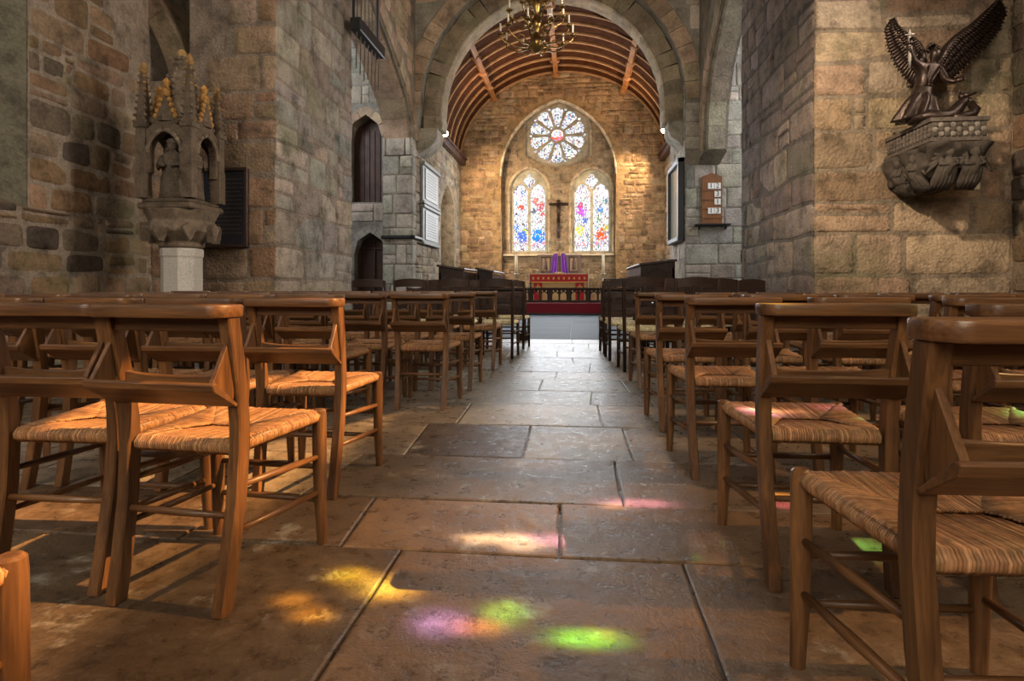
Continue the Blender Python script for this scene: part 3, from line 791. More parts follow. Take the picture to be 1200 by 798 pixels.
# ---- lancet windows
BLOBS={0:[(.30,.20,(.25,.55,2.4),.11),(.15,.30,(.15,.6,2.2),.06),(.75,.20,(.1,.75,2.6),.15),(.25,.55,(2.4,.3,.15),.07),(.80,.55,(2.3,.35,.35),.09),(.33,.72,(.3,.7,1.7),.05),(.68,.62,(2.4,.6,.4),.06),(.38,.26,(1.5,1.6,.15),.05),(.62,.50,(.4,.5,.6),.05),(.87,.45,(2.0,.4,.4),.05)],
       1:[(.25,.50,(1.6,.35,1.8),.10),(.20,.58,(2.2,.25,.5),.06),(.20,.27,(2.2,1.9,.2),.09),(.75,.22,(2.6,.35,.1),.12),(.85,.30,(1.7,1.4,.2),.06),(.72,.52,(.35,.8,1.5),.06),(.85,.62,(.4,.8,.7),.05),(.35,.40,(.25,.5,1.8),.06),(.68,.40,(.5,.9,.4),.05)]}
for wi,(xc,hw,zb,zs,apx) in enumerate(wins):
    mb=MB(); yv=YI+.16; lw=hw*.40; H_=apx-zb
    hs=[]
    for s in (-1,1):
        cx=xc+s*hw*.47; z1=zs-.18*hw*0-.05
        L=[(cx-lw,zb+.07)]
        ah=arch(cx,z1-.05,lw,lw*1.35,7)
        # cusped head
        L+= [(x+(cx-x)*(.18 if i in(3,11) else 0),z-(.07*lw if i in (3,11) else 0)) for i,(x,z) in enumerate(ah)]
        L+=[(cx+lw,zb+.07)]; hs.append(L)
    qz=zs+(apx-zs)*.47; qr=hw*.30; q=[]
    for i in range(32):
        a=2*PI*i/32; q.append((xc+qr*(.75+.38*abs(math.cos(2*a)))*math.cos(a)*.95,qz+qr*(.75+.38*abs(math.cos(2*a)))*math.sin(a)*1.15))
    mb.plate([(xc-hw*1.06,zb-.03)]+arch(xc,zs,hw*1.06,(apx-zs)*1.06,8)+[(xc+hw*1.06,zb-.03)],hs+[q],(0,0,0),EX,UP,EY,yv-.07,yv+.03,(.46,.44,.34))
    w=struct(mb.build('window_%d'%(4+wi),M['grey']))
    def colw(c,u,v,rg):
        for (bu,bv,bc,br) in BLOBS[wi]:
            if rg.random()<.72 and math.hypot((u-bu)*.75,(v-bv)*2.0*.75)<br*.72*(1+.5*rg.random()): return tuple(x*rg.uniform(.3,.65) for x in bc)
        if .085<v<.14 and rg.random()<.4: return rg.choice([(2.0,.3,.3),(.6,.5,.7),(.3,.3,.6)])
        if .66<v<.76 and rg.random()<.35: return (2.0,1.0,1.0)
        k=1.2*rg.uniform(.55,1.1); p=rg.choice(WH)
        if rg.random()<.16: p=rg.choice(PASTEL); k*=.55
        return tuple(x*k for x in p)
    mb=MB(); glassgrid(mb,[(xc-hw,zb),(xc+hw,apx)],yv+.05,.04,.055,colw,random.Random(50+wi)); mb.build('glass',M['leadglass'],w,recalc=False)
    mb=MB(); mb.box((xc,yv+.12,(zb+apx)/2),(2.2*hw,.02,H_+.3)); mb.build('backing',M['cavity'],w)
# ---------------------------------------------------------- CHANCEL ROOF
cxR=(AE(540,185)[0]+AE(779,185)[0])/2; hwR=(AE(779,185)[0]-AE(540,185)[0])/2+.02; zR=AE(653,188)[1]; riR=AE(653,85)[1]-zR
def rc(t,k=0.0): return (cxR-(hwR+k)*math.cos(t), zR+(riR+k)*math.sin(t))
mb=MB(); n=40; Y0,Y1=17.35,YE+.02
for i in range(n):
    a,b=PI*i/n,PI*(i+1)/n
    p,q=rc(a),rc(b); p2,q2=rc(a,.06),rc(b,.06); e=.004
    mb.add([(p[0],Y0,p[1]),(q[0],Y0,q[1]),(q[0],Y1,q[1]),(p[0],Y1,p[1])],[(0,1,2,3)])
    mb.add([(p2[0],Y0,p2[1]),(q2[0],Y0,q2[1]),(q2[0],Y1,q2[1]),(p2[0],Y1,p2[1])],[(3,2,1,0)])
struct(mb.build('ceiling_chancel',M['roofboard'],recalc=False))
tn=4
for k in range(9):
    yk=Y0+.35+k*.72; mb=MB()
    pts=[rc(PI*i/48,-.055) for i in range(49)]
    for i in range(48):
        p,q=pts[i],pts[i+1]; p2,q2=rc(PI*i/48,.0),rc(PI*(i+1)/48,.0)
        mb.add([(p[0],yk-.05,p[1]),(q[0],yk-.05,q[1]),(q[0],yk+.05,q[1]),(p[0],yk+.05,p[1]),(p2[0],yk-.05,p2[1]),(q2[0],yk-.05,q2[1]),(q2[0],yk+.05,q2[1]),(p2[0],yk+.05,p2[1])],[(0,1,2,3),(0,1,5,4),(2,3,7,6)])
    struct(mb.build('trim_%d'%tn,M['rib'])); tn+=1
angs=[]
for px,py in ((579,116),(651.5,85),(730,108)):
    x,z=AE(px,py); angs.append(math.atan2((z-zR)/riR,-(x-cxR)/hwR))
for a in angs:
    mb=MB(); x,z=rc(a,-.10); ra=Matrix.Rotation(-(a-PI/2) if False else (PI/2-a),3,'Y').inverted()
    mb.box((x,(Y0+Y1)/2,z),(.17,Y1-Y0,.17),rot=Matrix.Rotation(math.atan2(-(hwR*math.sin(a)),riR*math.cos(a)) if False else (a-PI/2),3,'Y'))
    for k in range(0,9,2):
        yk=Y0+.35+k*.72; mb.ball((x,yk,z-.03),.15,10,6,scale=(1,1.0,.7))
        for j in range(8):
            an=2*PI*j/8; mb.ball((x+.13*math.cos(an),yk+.13*math.sin(an),z-.04),.055,6,4)
    struct(mb.build('trim_%d'%tn,M['gilt_beam'],bevel=0)); tn+=1
for sx,xx in ((1,LEFTJ),(-1,XC)):
    mb=MB(); mb.box((xx+sx*.1,(17.9+YE)/2,zR-.03),(.24,YE-17.9,.2)); mb.box((xx+sx*.14,(17.9+YE)/2,zR+.1),(.3,YE-17.9,.06))
    struct(mb.build('trim_%d'%tn,M['door'],bevel=.015)); tn+=1
# ---------------------------------------------------------- SOUTH PIER (big right pillar)
YS0,YS1=9.1,12.9
mb=MB(); rg=random.Random(61)
mb.box(((XS+XE)/2+.3,(YS0+YS1)/2,TOP/2),(XE-XS+.6,YS1-YS0,TOP),col=MORT_R)
cs=courses_list(rg,6.4,.36,.66)
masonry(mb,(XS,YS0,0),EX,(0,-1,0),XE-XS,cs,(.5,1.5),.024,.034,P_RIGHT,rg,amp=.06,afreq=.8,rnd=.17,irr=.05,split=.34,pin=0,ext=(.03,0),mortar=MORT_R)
masonry(mb,(XS,YS0,0),EY,(-1,0,0),YS1-YS0,cs,(.5,1.4),.024,.034,P_RIGHT_SHADE,rg,amp=.08,afreq=.8,rnd=.17,irr=.05,split=.34,pin=0,ext=(.03,0),mortar=(.15,.12,.095))  # mortar darkened as well for the shade on this side
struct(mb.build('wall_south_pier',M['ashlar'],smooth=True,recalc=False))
# ---------------------------------------------------------- SOUTH TRANSEPT ARCH
XB=3.3; rg=random.Random(71)
pix=[(824,175),(824,128),(829,80),(838,35),(848,-10)]
cv=[(atX(a,b,XB).y,atX(a,b,XB).z) for a,b in pix]
cv[0]=(16.2,cv[0][1])
ap=cv[-1]; soff=[(YS1,ap[1]-.05),(ap[0]-.5,ap[1]+.15)]+cv[::-1]
mb=MB()
mb.plate([(YS1,TOP)]+soff+[(YC+.1,soff[-1][1]-.15),(YC+.1,TOP)],[],(XB+.05,0,0),EY,UP,(1,0,0),0,.6,(.25,.215,.165))
voussoirs(mb,soff,.42,13,(XB+.05,0,0),EY,UP,(-1,0,0),-.1,.04,P_BROWNARCH,rg,inner=.08,gap=.014)
voussoirs(mb,soff,.15,8,(XB+.05,0,0),EY,UP,(-1,0,0),-.52,-.04,[(.36,.31,.23),(.33,.285,.21)],rg,inner=-.06,gap=.008,bev=.05)
cs=courses_list(rg,10.2,.28,.5,6.0)
zq=soff[-1][1]; mb.prism([(16.1,zq+.02),(YC+.02,zq+.02),(YC+.02,zq-.26),(YC-.12,zq-.22),(16.25,zq-.06)],(XB+.02,0,0),EY,UP,EX,0,.57,(.36,.31,.23))
struct(mb.build('wall_south_arch',M['grey'],auto=40,recalc=False))
# ---------------------------------------------------------- OUTER WALLS that close the building
EL,AZ=math.radians(37.5),math.radians(2.5)
LD=Vector((-math.cos(EL)*math.cos(AZ),-math.cos(EL)*math.sin(AZ),-math.sin(EL)))
SW=(.15,4.6,1.9,6.9)      # south window: Y0,Y1,Z0,Z1
mb=MB(); rg=random.Random(81)
mb.plate([(-7,0),(YS0,0),(YS0,TOP),(-7,TOP)],[[(SW[0],SW[2]),(SW[1],SW[2]),(SW[1],SW[3]-1),((SW[0]+SW[1])/2,SW[3]),(SW[0],SW[3]-1)]],(XE,0,0),EY,UP,(1,0,0),0,.5,(.30,.22,.14))
cs=courses_list(rg,6,.3,.5); masonry(mb,(XE,5.2,0),EY,(-1,0,0),YS0-5.2,cs,(.3,.9),.02,.025,P_RUB,rg,amp=.03,back=False)
struct(mb.build('wall_south',M['rubble'],recalc=False))
mb=MB()
mb.box((-.3,-7.1,TOP/2),(13.5,.2,TOP),col=(.3,.22,.14)); struct(mb.build('wall_west',M['rubble']))
mb=MB(); mb.box((-10.1,14,TOP/2),(.2,6,TOP),col=(.28,.25,.2)); mb.box((-8.6,YP1-.1,TOP/2),(3.0,.2,TOP),col=(.28,.25,.2)); struct(mb.build('wall_transept_north',M['rubble']))
mb=MB(); mb.box((9.1,14,TOP/2),(.2,6,TOP),col=(.28,.25,.2)); mb.box((7.8,YS1-.1,TOP/2),(2.8,.2,TOP),col=(.28,.25,.2)); struct(mb.build('wall_transept_south',M['rubble']))
mb=MB(); mb.box((-.5,5.2,TOP+.1),(19.4,25,.2)); struct(mb.build('ceiling',M['roofboard']))
# stained glass of the south window: clear sunlight comes through a few panes
def PT(px,py,rx,ry,col,k): 
    f=fl(px,py); t=(XE+.2-f.x)/(-LD.x); w=f-LD*t
    zc=CAMZ*FOC/(py-HOR)
    sx=rx*zc/FOC; sy=(ry*zc*zc)/(CAMZ*FOC)
    return (w.y,w.z,sy,sx*abs(LD.z/LD.x),col,k)
SUNB=[ # px,py of the patch, half sizes in px, colour, strength
 (410,675,20,10,(1,.66,.05),1.6),(452,688,36,13,(1,.70,.12),1.7),(344,704,20,8,(1,.5,.06),.8),(366,721,20,8,(1,.5,.05),1.1),
 (560,631,26,6,(1,.93,.88),1.2),(597,631,18,7,(1,.95,.85),1.5),(612,638,19,7,(1,.97,1),1.6),(650,633,60,8,(.65,.4,1),.8),(690,631,20,5,(1,.8,.45),.7),(715,631,26,4,(1,.75,.65),.5),
 (516,730,32,17,(.30,.24,1),1.2),(555,733,30,9,(1,.4,.2),.6),(592,718,22,14,(.35,1,.1),.9),(575,735,14,7,(1,.8,.1),.5),(622,690,20,7,(.15,.5,.3),.3),
 (688,748,46,10,(.18,1,.05),1.2),(712,744,16,6,(.6,1,.1),.7),
 (745,590,46,5,(1,.45,.8),.8),(720,593,16,4,(1,.75,.35),.5),
 (1005,642,42,14,(.12,.75,.2),.45),(872,640,16,5,(.25,.9,.2),.55),(802,653,10,3,(.2,.9,.3),.5),(915,582,16,5,(1,.5,.1),.8),(920,592,18,4,(1,.25,.4),.6),
 (765,625,18,6,(.8,.3,.8),.25)]
BL=[PT(*b) for b in SUNB]
mb=MB(); du=.032
ny=int((SW[1]-SW[0])/du); nz=int((SW[3]-SW[2])/du); rg=random.Random(4)
vs=[];cs_=[];fs=[]
for j in range(nz+1):
    for i in range(ny+1):
        Y=SW[0]+(SW[1]-SW[0])*i/ny; Z=SW[2]+(SW[3]-SW[2])*j/nz
        a=mnoise.noise((Y*1.1+4,Z*1.3,2.0)); b=mnoise.noise((Y*3.1,Z*3.1,7.0))
        k=.030+.055*max(0,a+.15)+.02*max(0,b)
        if Z>5.72: k+=.30*min(1,(Z-5.72)/.15)*(.6+.6*max(0,b+.3))      # clear amber quarries at the head
        c=Vector((1.0,.58,.25))*k
        for (by,bz,ry,rz,bc,bk) in BL:
            d=((Y-by)/ry)**2+((Z-bz)/rz)**2
            if d<5: c=c+Vector(bc)*bk*math.exp(-(d*1.25)**1.6)*.9
        vs.append((XE+.2,Y,Z)); cs_.append(tuple(min(1,x) for x in c))
for j in range(nz):
    for i in range(ny): q=j*(ny+1)+i; fs.append((q,q+1,q+ny+2,q+ny+1))
mb.v=vs; mb.c=cs_; mb.f=fs; mb.mi=[0]*len(fs)
m,nt,out=newmat('south_stained_glass'); at=N(nt,'ShaderNodeAttribute'); at.attribute_name='Col'; tb=N(nt,'ShaderNodeBsdfTransparent'); nt.links.new(at.outputs['Color'],tb.inputs[0]); nt.links.new(tb.outputs[0],out.inputs[0])
struct(mb.build('window_6',m,recalc=False))
# ============================================================ CHAPEL CHAIRS
def rushmat():
    m,nt,out=newmat('rush_weave'); b=principled(nt,out,.55,0,.4); L=nt.links.new
    at=N(nt,'ShaderNodeAttribute'); at.attribute_name='Col'
    tc=N(nt,'ShaderNodeTexCoord'); nz=N(nt,'ShaderNodeTexNoise'); nz.inputs['Scale'].default_value=55; nz.inputs['Detail'].default_value=5; L(tc.outputs['Object'],nz.inputs['Vector'])
    r=ramp(nt,[(.3,.6),(.55,1.05),(.75,1.3)]); L(nz.outputs[0],r.inputs[0])
    L(mixc(nt,at.outputs['Color'],r.outputs[0],1.0,'MULTIPLY'),b.inputs['Base Color'])
    return m
M['rush']=rushmat()
def rush_seat(rear,front,y0,y1,z0,z1,rg,pal,r=.0036):
    """woven seat: strands run in from each rail and meet on the diagonals"""
    mb=MB(); A=Vector((-rear,y0,z0)); B=Vector((rear,y0,z0)); Cc=Vector((front,y1,z1)); D=Vector((-front,y1,z1))
    ctr=Vector((0,(y0+y1)/2,(z0+z1)/2-.012))
    quads=[(A,B,Vector((0,-1,0))),(B,Cc,Vector((1,0,0))),(Cc,D,Vector((0,1,0))),(D,A,Vector((-1,0,0)))]
    cl=.06                                 # half length of the middle ridge
    for (P,Q,nrm) in quads:
        L=(Q-P).length; n=int(L/(r*1.9))
        inn=-nrm
        depth=((y1-y0)/2) if abs(nrm.y)>.5 else ((rear+front)/2-cl)
        for i in range(n):
            t=(i+.5)/n; p=P.lerp(Q,t); k=1-abs(2*t-1); flat=.86
            hl=L/2; flat=(hl-cl)/hl if abs(nrm.y)>.5 else 1.0; run=depth*min(1.0,k/flat) 
            end=p+inn*run
            # dished towards the middle
            pts=[]
            lift=rg.uniform(-.0012,.0012)
            pts.append(p+nrm*.004+Vector((0,0,-.028))); pts.append(p+nrm*.017+Vector((0,0,-.016))); pts.append(p+nrm*.019+Vector((0,0,-.002+lift)))
            pts.append(p+nrm*.006+Vector((0,0,.011+lift)))
            for q in (.25,.6,1.0):
                w=p.lerp(end,q); f=min(1,(run*q)/.2); pts.append(w+Vector((rg.uniform(-.001,.001),rg.uniform(-.001,.001),.012-.016*f+lift)))
            if run<.02: pts=pts[:4]+[p+inn*run+Vector((0,0,.009))]
            c=jcol(rg,pal,.14)
            mb.tube(pts,r*rg.uniform(.9,1.12),5,cap=True,col=c)
    # under-weave
    mb.add([A+Vector((0,0,-.02)),B+Vector((0,0,-.02)),Cc+Vector((0,0,-.02)),D+Vector((0,0,-.02)),ctr+Vector((0,0,-.006))],[(0,1,4),(1,2,4),(2,3,4),(3,0,4)],(.12,.06,.025))
    return mb
PAL_RUSH=[(.31,.155,.066),(.34,.175,.078),(.27,.13,.054),(.38,.205,.095)]
PAL_CREAM=[(.66,.58,.36),(.60,.52,.31),(.70,.63,.42),(.55,.46,.26)]
def post(mb, path, w, d):
    """rectangular post along a bent path"""
    vs=[];fs=[];m=len(path)
    for (x,y,z) in path:
        vs+=[(x-w/2,y-d/2,z),(x+w/2,y-d/2,z),(x+w/2,y+d/2,z),(x-w/2,y+d/2,z)]
    for i in range(m-1):
        for k in range(4): fs.append((i*4+k,i*4+(k+1)%4,(i+1)*4+(k+1)%4,(i+1)*4+k))
    fs+=[(3,2,1,0),tuple((m-1)*4+k for k in range(4))]
    mb.add(vs,fs)
def make_chair(label):
    t=thing('chapel_chair',label,'chair',group='oak chapel chairs in rows'); rg=random.Random(1)
    ps=[(0.0,-.245),(.12,-.222),(.28,-.196),(.43,-.186),(.50,-.189),(.60,-.203),(.70,-.224),(.79,-.246)]
    def px(z): return .164+.010*z/.4 if z<.45 else .1752+(z-.45)*.028
    for s in (-1,1):
        mb=MB(); post(mb,[(s*px(z),y,z) for z,y in ps],.036,.047); mb.build('rear_post',M['oak_z'],t,bevel=.004,auto=35)
    for s in (-1,1):
        mb=MB(); x=s*.195; mb.tube([(x+s*.004,.218,0),(x,.212,.15),(x,.208,.30),(x,.206,.43),(x,.206,.452),(x,.206,.458)],[.0165,.021,.0235,.0235,.0215,.015],12)
        mb.build('front_leg',M['oak_z'],t,auto=40)
    # shelf board along the top, rounded at the viewer's end corners
    mb=MB(); hw=.208; P=[]
    y0,y1=-.312,-.205
    for a in range(0,7): P.append((-hw+.045-.045*math.cos(a*PI/12),y0+.05-.05*math.sin(a*PI/12)))
    P=[p for p in P]
    R_=[(-x,y) for x,y in P[::-1]]
    L=P+R_+[(hw,y1-.012),(hw-.012,y1),(-hw+.012,y1),(-hw,y1-.012)]
    mb.prism(L,(0,0,0),EX,EY,UP,.789,.823); mb.build('top_board',M['oak_x'],t,bevel=.005,seg=2,auto=35)
    mb=MB(); mb.box((0,-.238,.770),(.350,.020,.040)); mb.build('top_rail',M['oak_x'],t,bevel=.003)
    mb=MB(); rows=9; vs=[];fs=[]
    for i in range(rows):
        u=-1+2*i/(rows-1); x=u*.170; tz=.632-.008*(1-u*u)+.004*u**4; cy=-.205+.012*(1-u*u)
        vs+=[(x,cy-.008,.566),(x,cy+.008,.566),(x,cy+.004,tz),(x,cy-.012,tz)]
    for i in range(rows-1):
        for k in range(4): fs.append((i*4+k,i*4+(k+1)%4,(i+1)*4+(k+1)%4,(i+1)*4+k))
    fs+=[(3,2,1,0),tuple((rows-1)*4+k for k in range(4))]
    mb.add(vs,fs); mb.build('back_rail',M['oak_x'],t,bevel=.003,auto=40)
    # book trough
    b=thing('book_trough','', '',(0,0,0)); 
    del b['label']; del b['category']; b.parent=t
    mb=MB(); mb.prism([(-.222,.557),(-.228,.549),(-.318,.604),(-.322,.622),(-.309,.626)],(-.196,0,0),EY,UP,EX,0,.392); mb.build('trough_board',M['oak_x'],b,bevel=.002)
    for s in (-1,1):
        mb=MB(); mb.prism([(-.246,.728),(-.312,.618),(-.228,.568),(-.222,.60)],(s*.180-.007,0,0),EY,UP,EX,0,.014); mb.build('cheek',M['oak_z'],b,bevel=.0015)
    rush_seat(.152,.187,-.178,.192,.436,.442,rg,PAL_RUSH).build('seat',M['rush'],t,smooth=True,recalc=False)
    mb=MB()
    mb.tube([(-.156,-.178,.436),(.156,-.178,.436)],.011,8); mb.tube([(-.19,.2,.442),(.19,.2,.442)],.011,8)
    for s in (-1,1): mb.tube([(s*.160,-.178,.436),(s*.19,.2,.442)],.011,8)
    mb.build('seat_rail',M['oak_x'],t,smooth=True)
    for s in (-1,1):
        for z,z2 in ((.325,.298),(.205,.178)):
            mb=MB(); mb.tube([(s*.170,-.20,z),(s*.183,0,(z+z2)/2),(s*.195,.205,z2)],[.0085,.0115,.0085],8); mb.build('stretcher',M['oak_y'],t,smooth=True)
    for y,z,hx in ((-.205,.248,.168),(.209,.262,.194),(.211,.150,.194)):
        mb=MB(); mb.tube([(-hx,y,z),(0,y,z),(hx,y,z)],[.009,.0115,.009],8); mb.build('stretcher',M['oak_x'],t,smooth=True)
    return t
ORD=['first','second','third','fourth','fifth','sixth','seventh','eighth','ninth','tenth']
proto=None
def put_chair(x,y,rz,label):
    global proto
    if proto is None:
        proto=make_chair(label); proto.location=(x,y,0); proto.rotation_euler=(0,0,rz); return proto
    return dup(proto,(x,y,0),rz,label)
rc_=random.Random(17)
# (rear-leg distance, x of the aisle-side rear post outer edge, pitch, count, row word, list of skipped indices)
def fx(px,py): return fl(px,py)
rowsL=[(fx(270,716),.440,2,'nearest whole','L0'),(fx(397,583),.452,4,'second','L1'),(fx(478,505),.452,6,'third','L2'),(fx(522,481),.452,7,'fourth','L3'),(fx(552,458),.452,8,'fifth','L4'),(fx(579,434),.452,8,'sixth','L5')]
LAB={}
for p,pitch,n,word,key in rowsL:
    for k in range(n):
        x=p.x-.182-k*pitch+(.03 if key=='L0' else 0); y=p.y+.235+rc_.uniform(-.03,.03)*(k>0)+(.04 if key=='L0' and k else 0)
        if key=='L2': x-=.42
        if key=='L0':
            rz=math.radians(-5 if k==0 else 0)
        else: rz=math.radians(rc_.uniform(-2.5,2.5))
        if key=='L2' and k==0: lab='oak rush chair set back from the aisle on the left, third row, behind its neighbours'
        lab='oak rush chair left of the aisle, %s row from the viewer, %s from the aisle'%(word.replace('nearest whole','nearest'),ORD[k])
        if key=='L0' and k==0: lab='big oak rush chair nearest on the left, its four legs seen from the aisle'
        if key=='L0' and k==1: lab='oak rush chair cut by the left edge, with bluish sheen on its top board'
        put_chair(x,y,rz,lab)
# only its front leg shows at the lower left corner
put_chair(-.866-.195,.833-.206,0,'oak chair at the bottom left corner, only a rounded leg top showing')
rowsR=[(None,.5,1,'nearest','R0'),(fx(898,688),.56,3,'second','R1'),(fx(808,560),.545,4,'third','R2'),(fx(772,505),.52,5,'fourth','R3'),(fx(747,456),.5,7,'fifth','R4'),(None,.5,6,'sixth','R5')]
for p,pitch,n,word,key in rowsR:
    for k in range(n):
        if key=='R0': x0,y0=.530,.985
        elif key=='R5': x0,y0=1.15,4.45
        else: x0,y0=p.x,p.y
        x=x0+.182+k*pitch; y=y0+.235+rc_.uniform(-.03,.03)*(k>0)
        rz=math.radians(rc_.uniform(-2.5,2.5)) if k else math.radians({'R0':2.5,'R1':0,'R2':1,'R3':1,'R4':0,'R5':0}[key])
        lab='oak rush chair right of the aisle, %s row from the viewer, %s from the aisle'%(word,ORD[k])
        if key=='R0': lab='large oak rush chair cut by the right edge, closest of all to the viewer'
        if key=='R1' and k==0: lab='oak rush chair just behind the closest one on the right, beside the aisle'
        if key=='R5': lab='oak rush chair in the short back row on the right, %s from the aisle'%ORD[k]
        put_chair(x,y,rz,lab)
# ============================================================ DARK LADDERBACK CHAIRS
def make_dark(label):
    t=thing('ladderback_chair',label,'chair',group='dark ladderback chairs further up the nave'); rg=random.Random(5)
    for s in (-1,1):
        mb=MB(); mb.tube([(s*.19,-.20,0),(s*.192,-.19,.44),(s*.20,-.215,.70),(s*.205,-.25,.93),(s*.205,-.252,.945)],[.017,.02,.019,.016,.008],10); mb.build('rear_post',M['dark_z'],t,smooth=True)
    for s in (-1,1):
        mb=MB(); mb.tube([(s*.225,.2,0),(s*.222,.2,.2),(s*.222,.2,.45),(s*.222,.2,.463)],[.016,.02,.021,.012],10); mb.build('front_leg',M['dark_z'],t,smooth=True)
    for z,h,y in ((.905,.085,-.245),(.76,.05,-.225),(.62,.05,-.208)):
        mb=MB(); vs=[];fs=[]; n=9
        for i in range(n):
            u=-1+2*i/(n-1); x=u*.2; yy=y-.03*(1-u*u); up=.022*(1-u*u)
            vs+=[(x,yy-.007,z-h/2+up*.4),(x,yy+.007,z-h/2+up*.4),(x,yy+.007,z+h/2+up),(x,yy-.007,z+h/2+up)]
        for i in range(n-1):
            for k in range(4): fs.append((i*4+k,i*4+(k+1)%4,(i+1)*4+(k+1)%4,(i+1)*4+k))
        fs+=[(3,2,1,0),tuple((n-1)*4+k for k in range(4))]
        mb.add(vs,fs); mb.build('back_slat',M['dark_x'],t,auto=40)
    rush_seat(.178,.214,-.178,.19,.438,.442,rg,PAL_CREAM,.006).build('seat',M['rush'],t,smooth=True,recalc=False)
    for s in (-1,1):
        for z in (.32,.18):
            mb=MB(); mb.tube([(s*.192,-.195,z),(s*.222,.2,z)],.010,8); mb.build('stretcher',M['dark_y'],t,smooth=True)
    for y,z,hx in ((-.195,.25,.19),(.2,.28,.22)):
        mb=MB(); mb.tube([(-hx,y,z),(hx,y,z)],.010,8); mb.build('stretcher',M['dark_x'],t,smooth=True)
    return t
dproto=None
def put_dark(x,y,rz,label):
    global dproto
    if dproto is None:
        dproto=make_dark(label); dproto.location=(x,y,0); dproto.rotation_euler=(0,0,rz); return
    dup(dproto,(x,y,0),rz,label)
for side,sx,rws in (('left',-1,[(fx(600,421),4,'nearer'),(fx(614,409),3,'farther')]),('right',1,[(fx(732,436),2,'nearest'),(fx(715,423),3,'middle'),(fx(708,415),3,'farthest')])):
    for p,n,word in rws:
        for k in range(n):
            put_dark(p.x+sx*(.19+k*.52),p.y+.2+rc_.uniform(-.02,.02),math.radians(rc_.uniform(-2,2)),'dark ladderback chair with pale seat, %s dark row on the %s, %s from the aisle'%(word,side,ORD[k]))
# ============================================================ CARVED STATUE CANOPY ON A SHAFT (left)
zcT=7.55
def PT_(px,py,Y): return atY(px,py,Y)
_fr=atY(222,243,7.2); ct=Vector((_fr.x-.35,7.55,0)); sc=(atY(314,300,7.45).x-ct.x)/100.0     # metres per photo pixel there
T=thing('statue_canopy','weathered stone tabernacle with pinnacles and niches on a granite shaft, left','stone carving',(ct.x,ct.y,0),math.radians(1.5))
zz=lambda py: atY(214,py,7.45).z
mb=MB(); mb.m=0; r=.255
mb.lathe([(r*1.25,0),(r*1.25,.18),(r*1.03,.26),(r,.3),(r,zz(302)),(r*1.05,zz(300)),(r*1.05,zz(293)),(r,zz(291))],n=8,phase=PI/8); mb.build('shaft',M['granite'],T)
for o in T.children: o.data.color_attributes['Col'].data.foreach_set('color',[.40,.36,.31,1]*len(o.data.vertices))
def cst(mb): return mb
SC=(.15,.112,.08); SC2=(.20,.152,.11)
mb=MB(); mb.col=SC2; z0,z1=zz(291),zz(247)
mb.lathe([(.25,z0),(.29,z0+.03),(.28,z0+.08),(.36,z0+.14),(.44,z0+.22),(.43,z0+.32),(.40,z0+.36),(.47,z1)],n=8,phase=PI/8)
for k in range(8):
    a=2*PI*k/8; mb.prism([(0,.07),(.10,.26),(0,.34),(-.10,.26)],(.36*math.cos(a),.36*math.sin(a),z0),(-math.sin(a),math.cos(a),0),UP,(math.cos(a),math.sin(a),0),0,.12)
mb.build('capital',M['carved'],T,bevel=.012)
mb=MB(); mb.col=SC; s=.315; za=zz(247)
mb.box((0,0,za+.04),(2*s+.12,2*s+.12,.08)); mb.box((0,0,za+.11),(2*s+.04,2*s+.04,.06)); mb.build('base_slab',M['carved'],T,bevel=.02)
zb=za+.14; zt=zz(152); 
def crocket_spire(mb,x,y,za,zb,r0,n=7,col=SC,tip=None):
    mb.col=col
    mb.lathe([(r0,za),(r0*.92,za+(zb-za)*.1),(r0*.35,zb-.06),(.015,zb)],(x,y,0),4,phase=PI/4)
    for i in range(n):
        f=(i+.5)/n; z=za+(zb-za)*f; rr=r0*(1-.66*f)
        for k in range(4):
            a=PI/2*k+PI/4; mb.ball((x+rr*1.1*math.cos(a),y+rr*1.1*math.sin(a),z),.030*(1-.35*f),6,4,col=(tip if tip and f>.55 else col),scale=(1,1,.8))
    mb.ball((x,y,zb),.045,6,5,col=tip or col,scale=(1,1,1.3)); mb.ball((x,y,zb-.07),.055,6,4,col=tip or col,scale=(1,1,.5))
GILT_GLOW=(.45,.24,.07)  # gilding, with the orange lamp glow put into its colour
corners=[(-s,-s,zz(84)),(s,-s,zz(76)),(s,s,zz(96)),(-s,s,zz(92))]
for (x,y,zp) in corners:
    mb=MB(); mb.col=SC
    mb.box((x,y,(zb+zt)/2),(.13,.13,zt-zb)); mb.box((x*1.07,y*1.07,(zb+zt)/2-.25),(.1,.1,zt-zb-.5))
    mb.box((x,y,zt),(.17,.17,.06))
    crocket_spire(mb,x,y,zt,zp,.095,9,SC,(.33,.2,.08))
    mb.build('pinnacle',M['carved'],T)
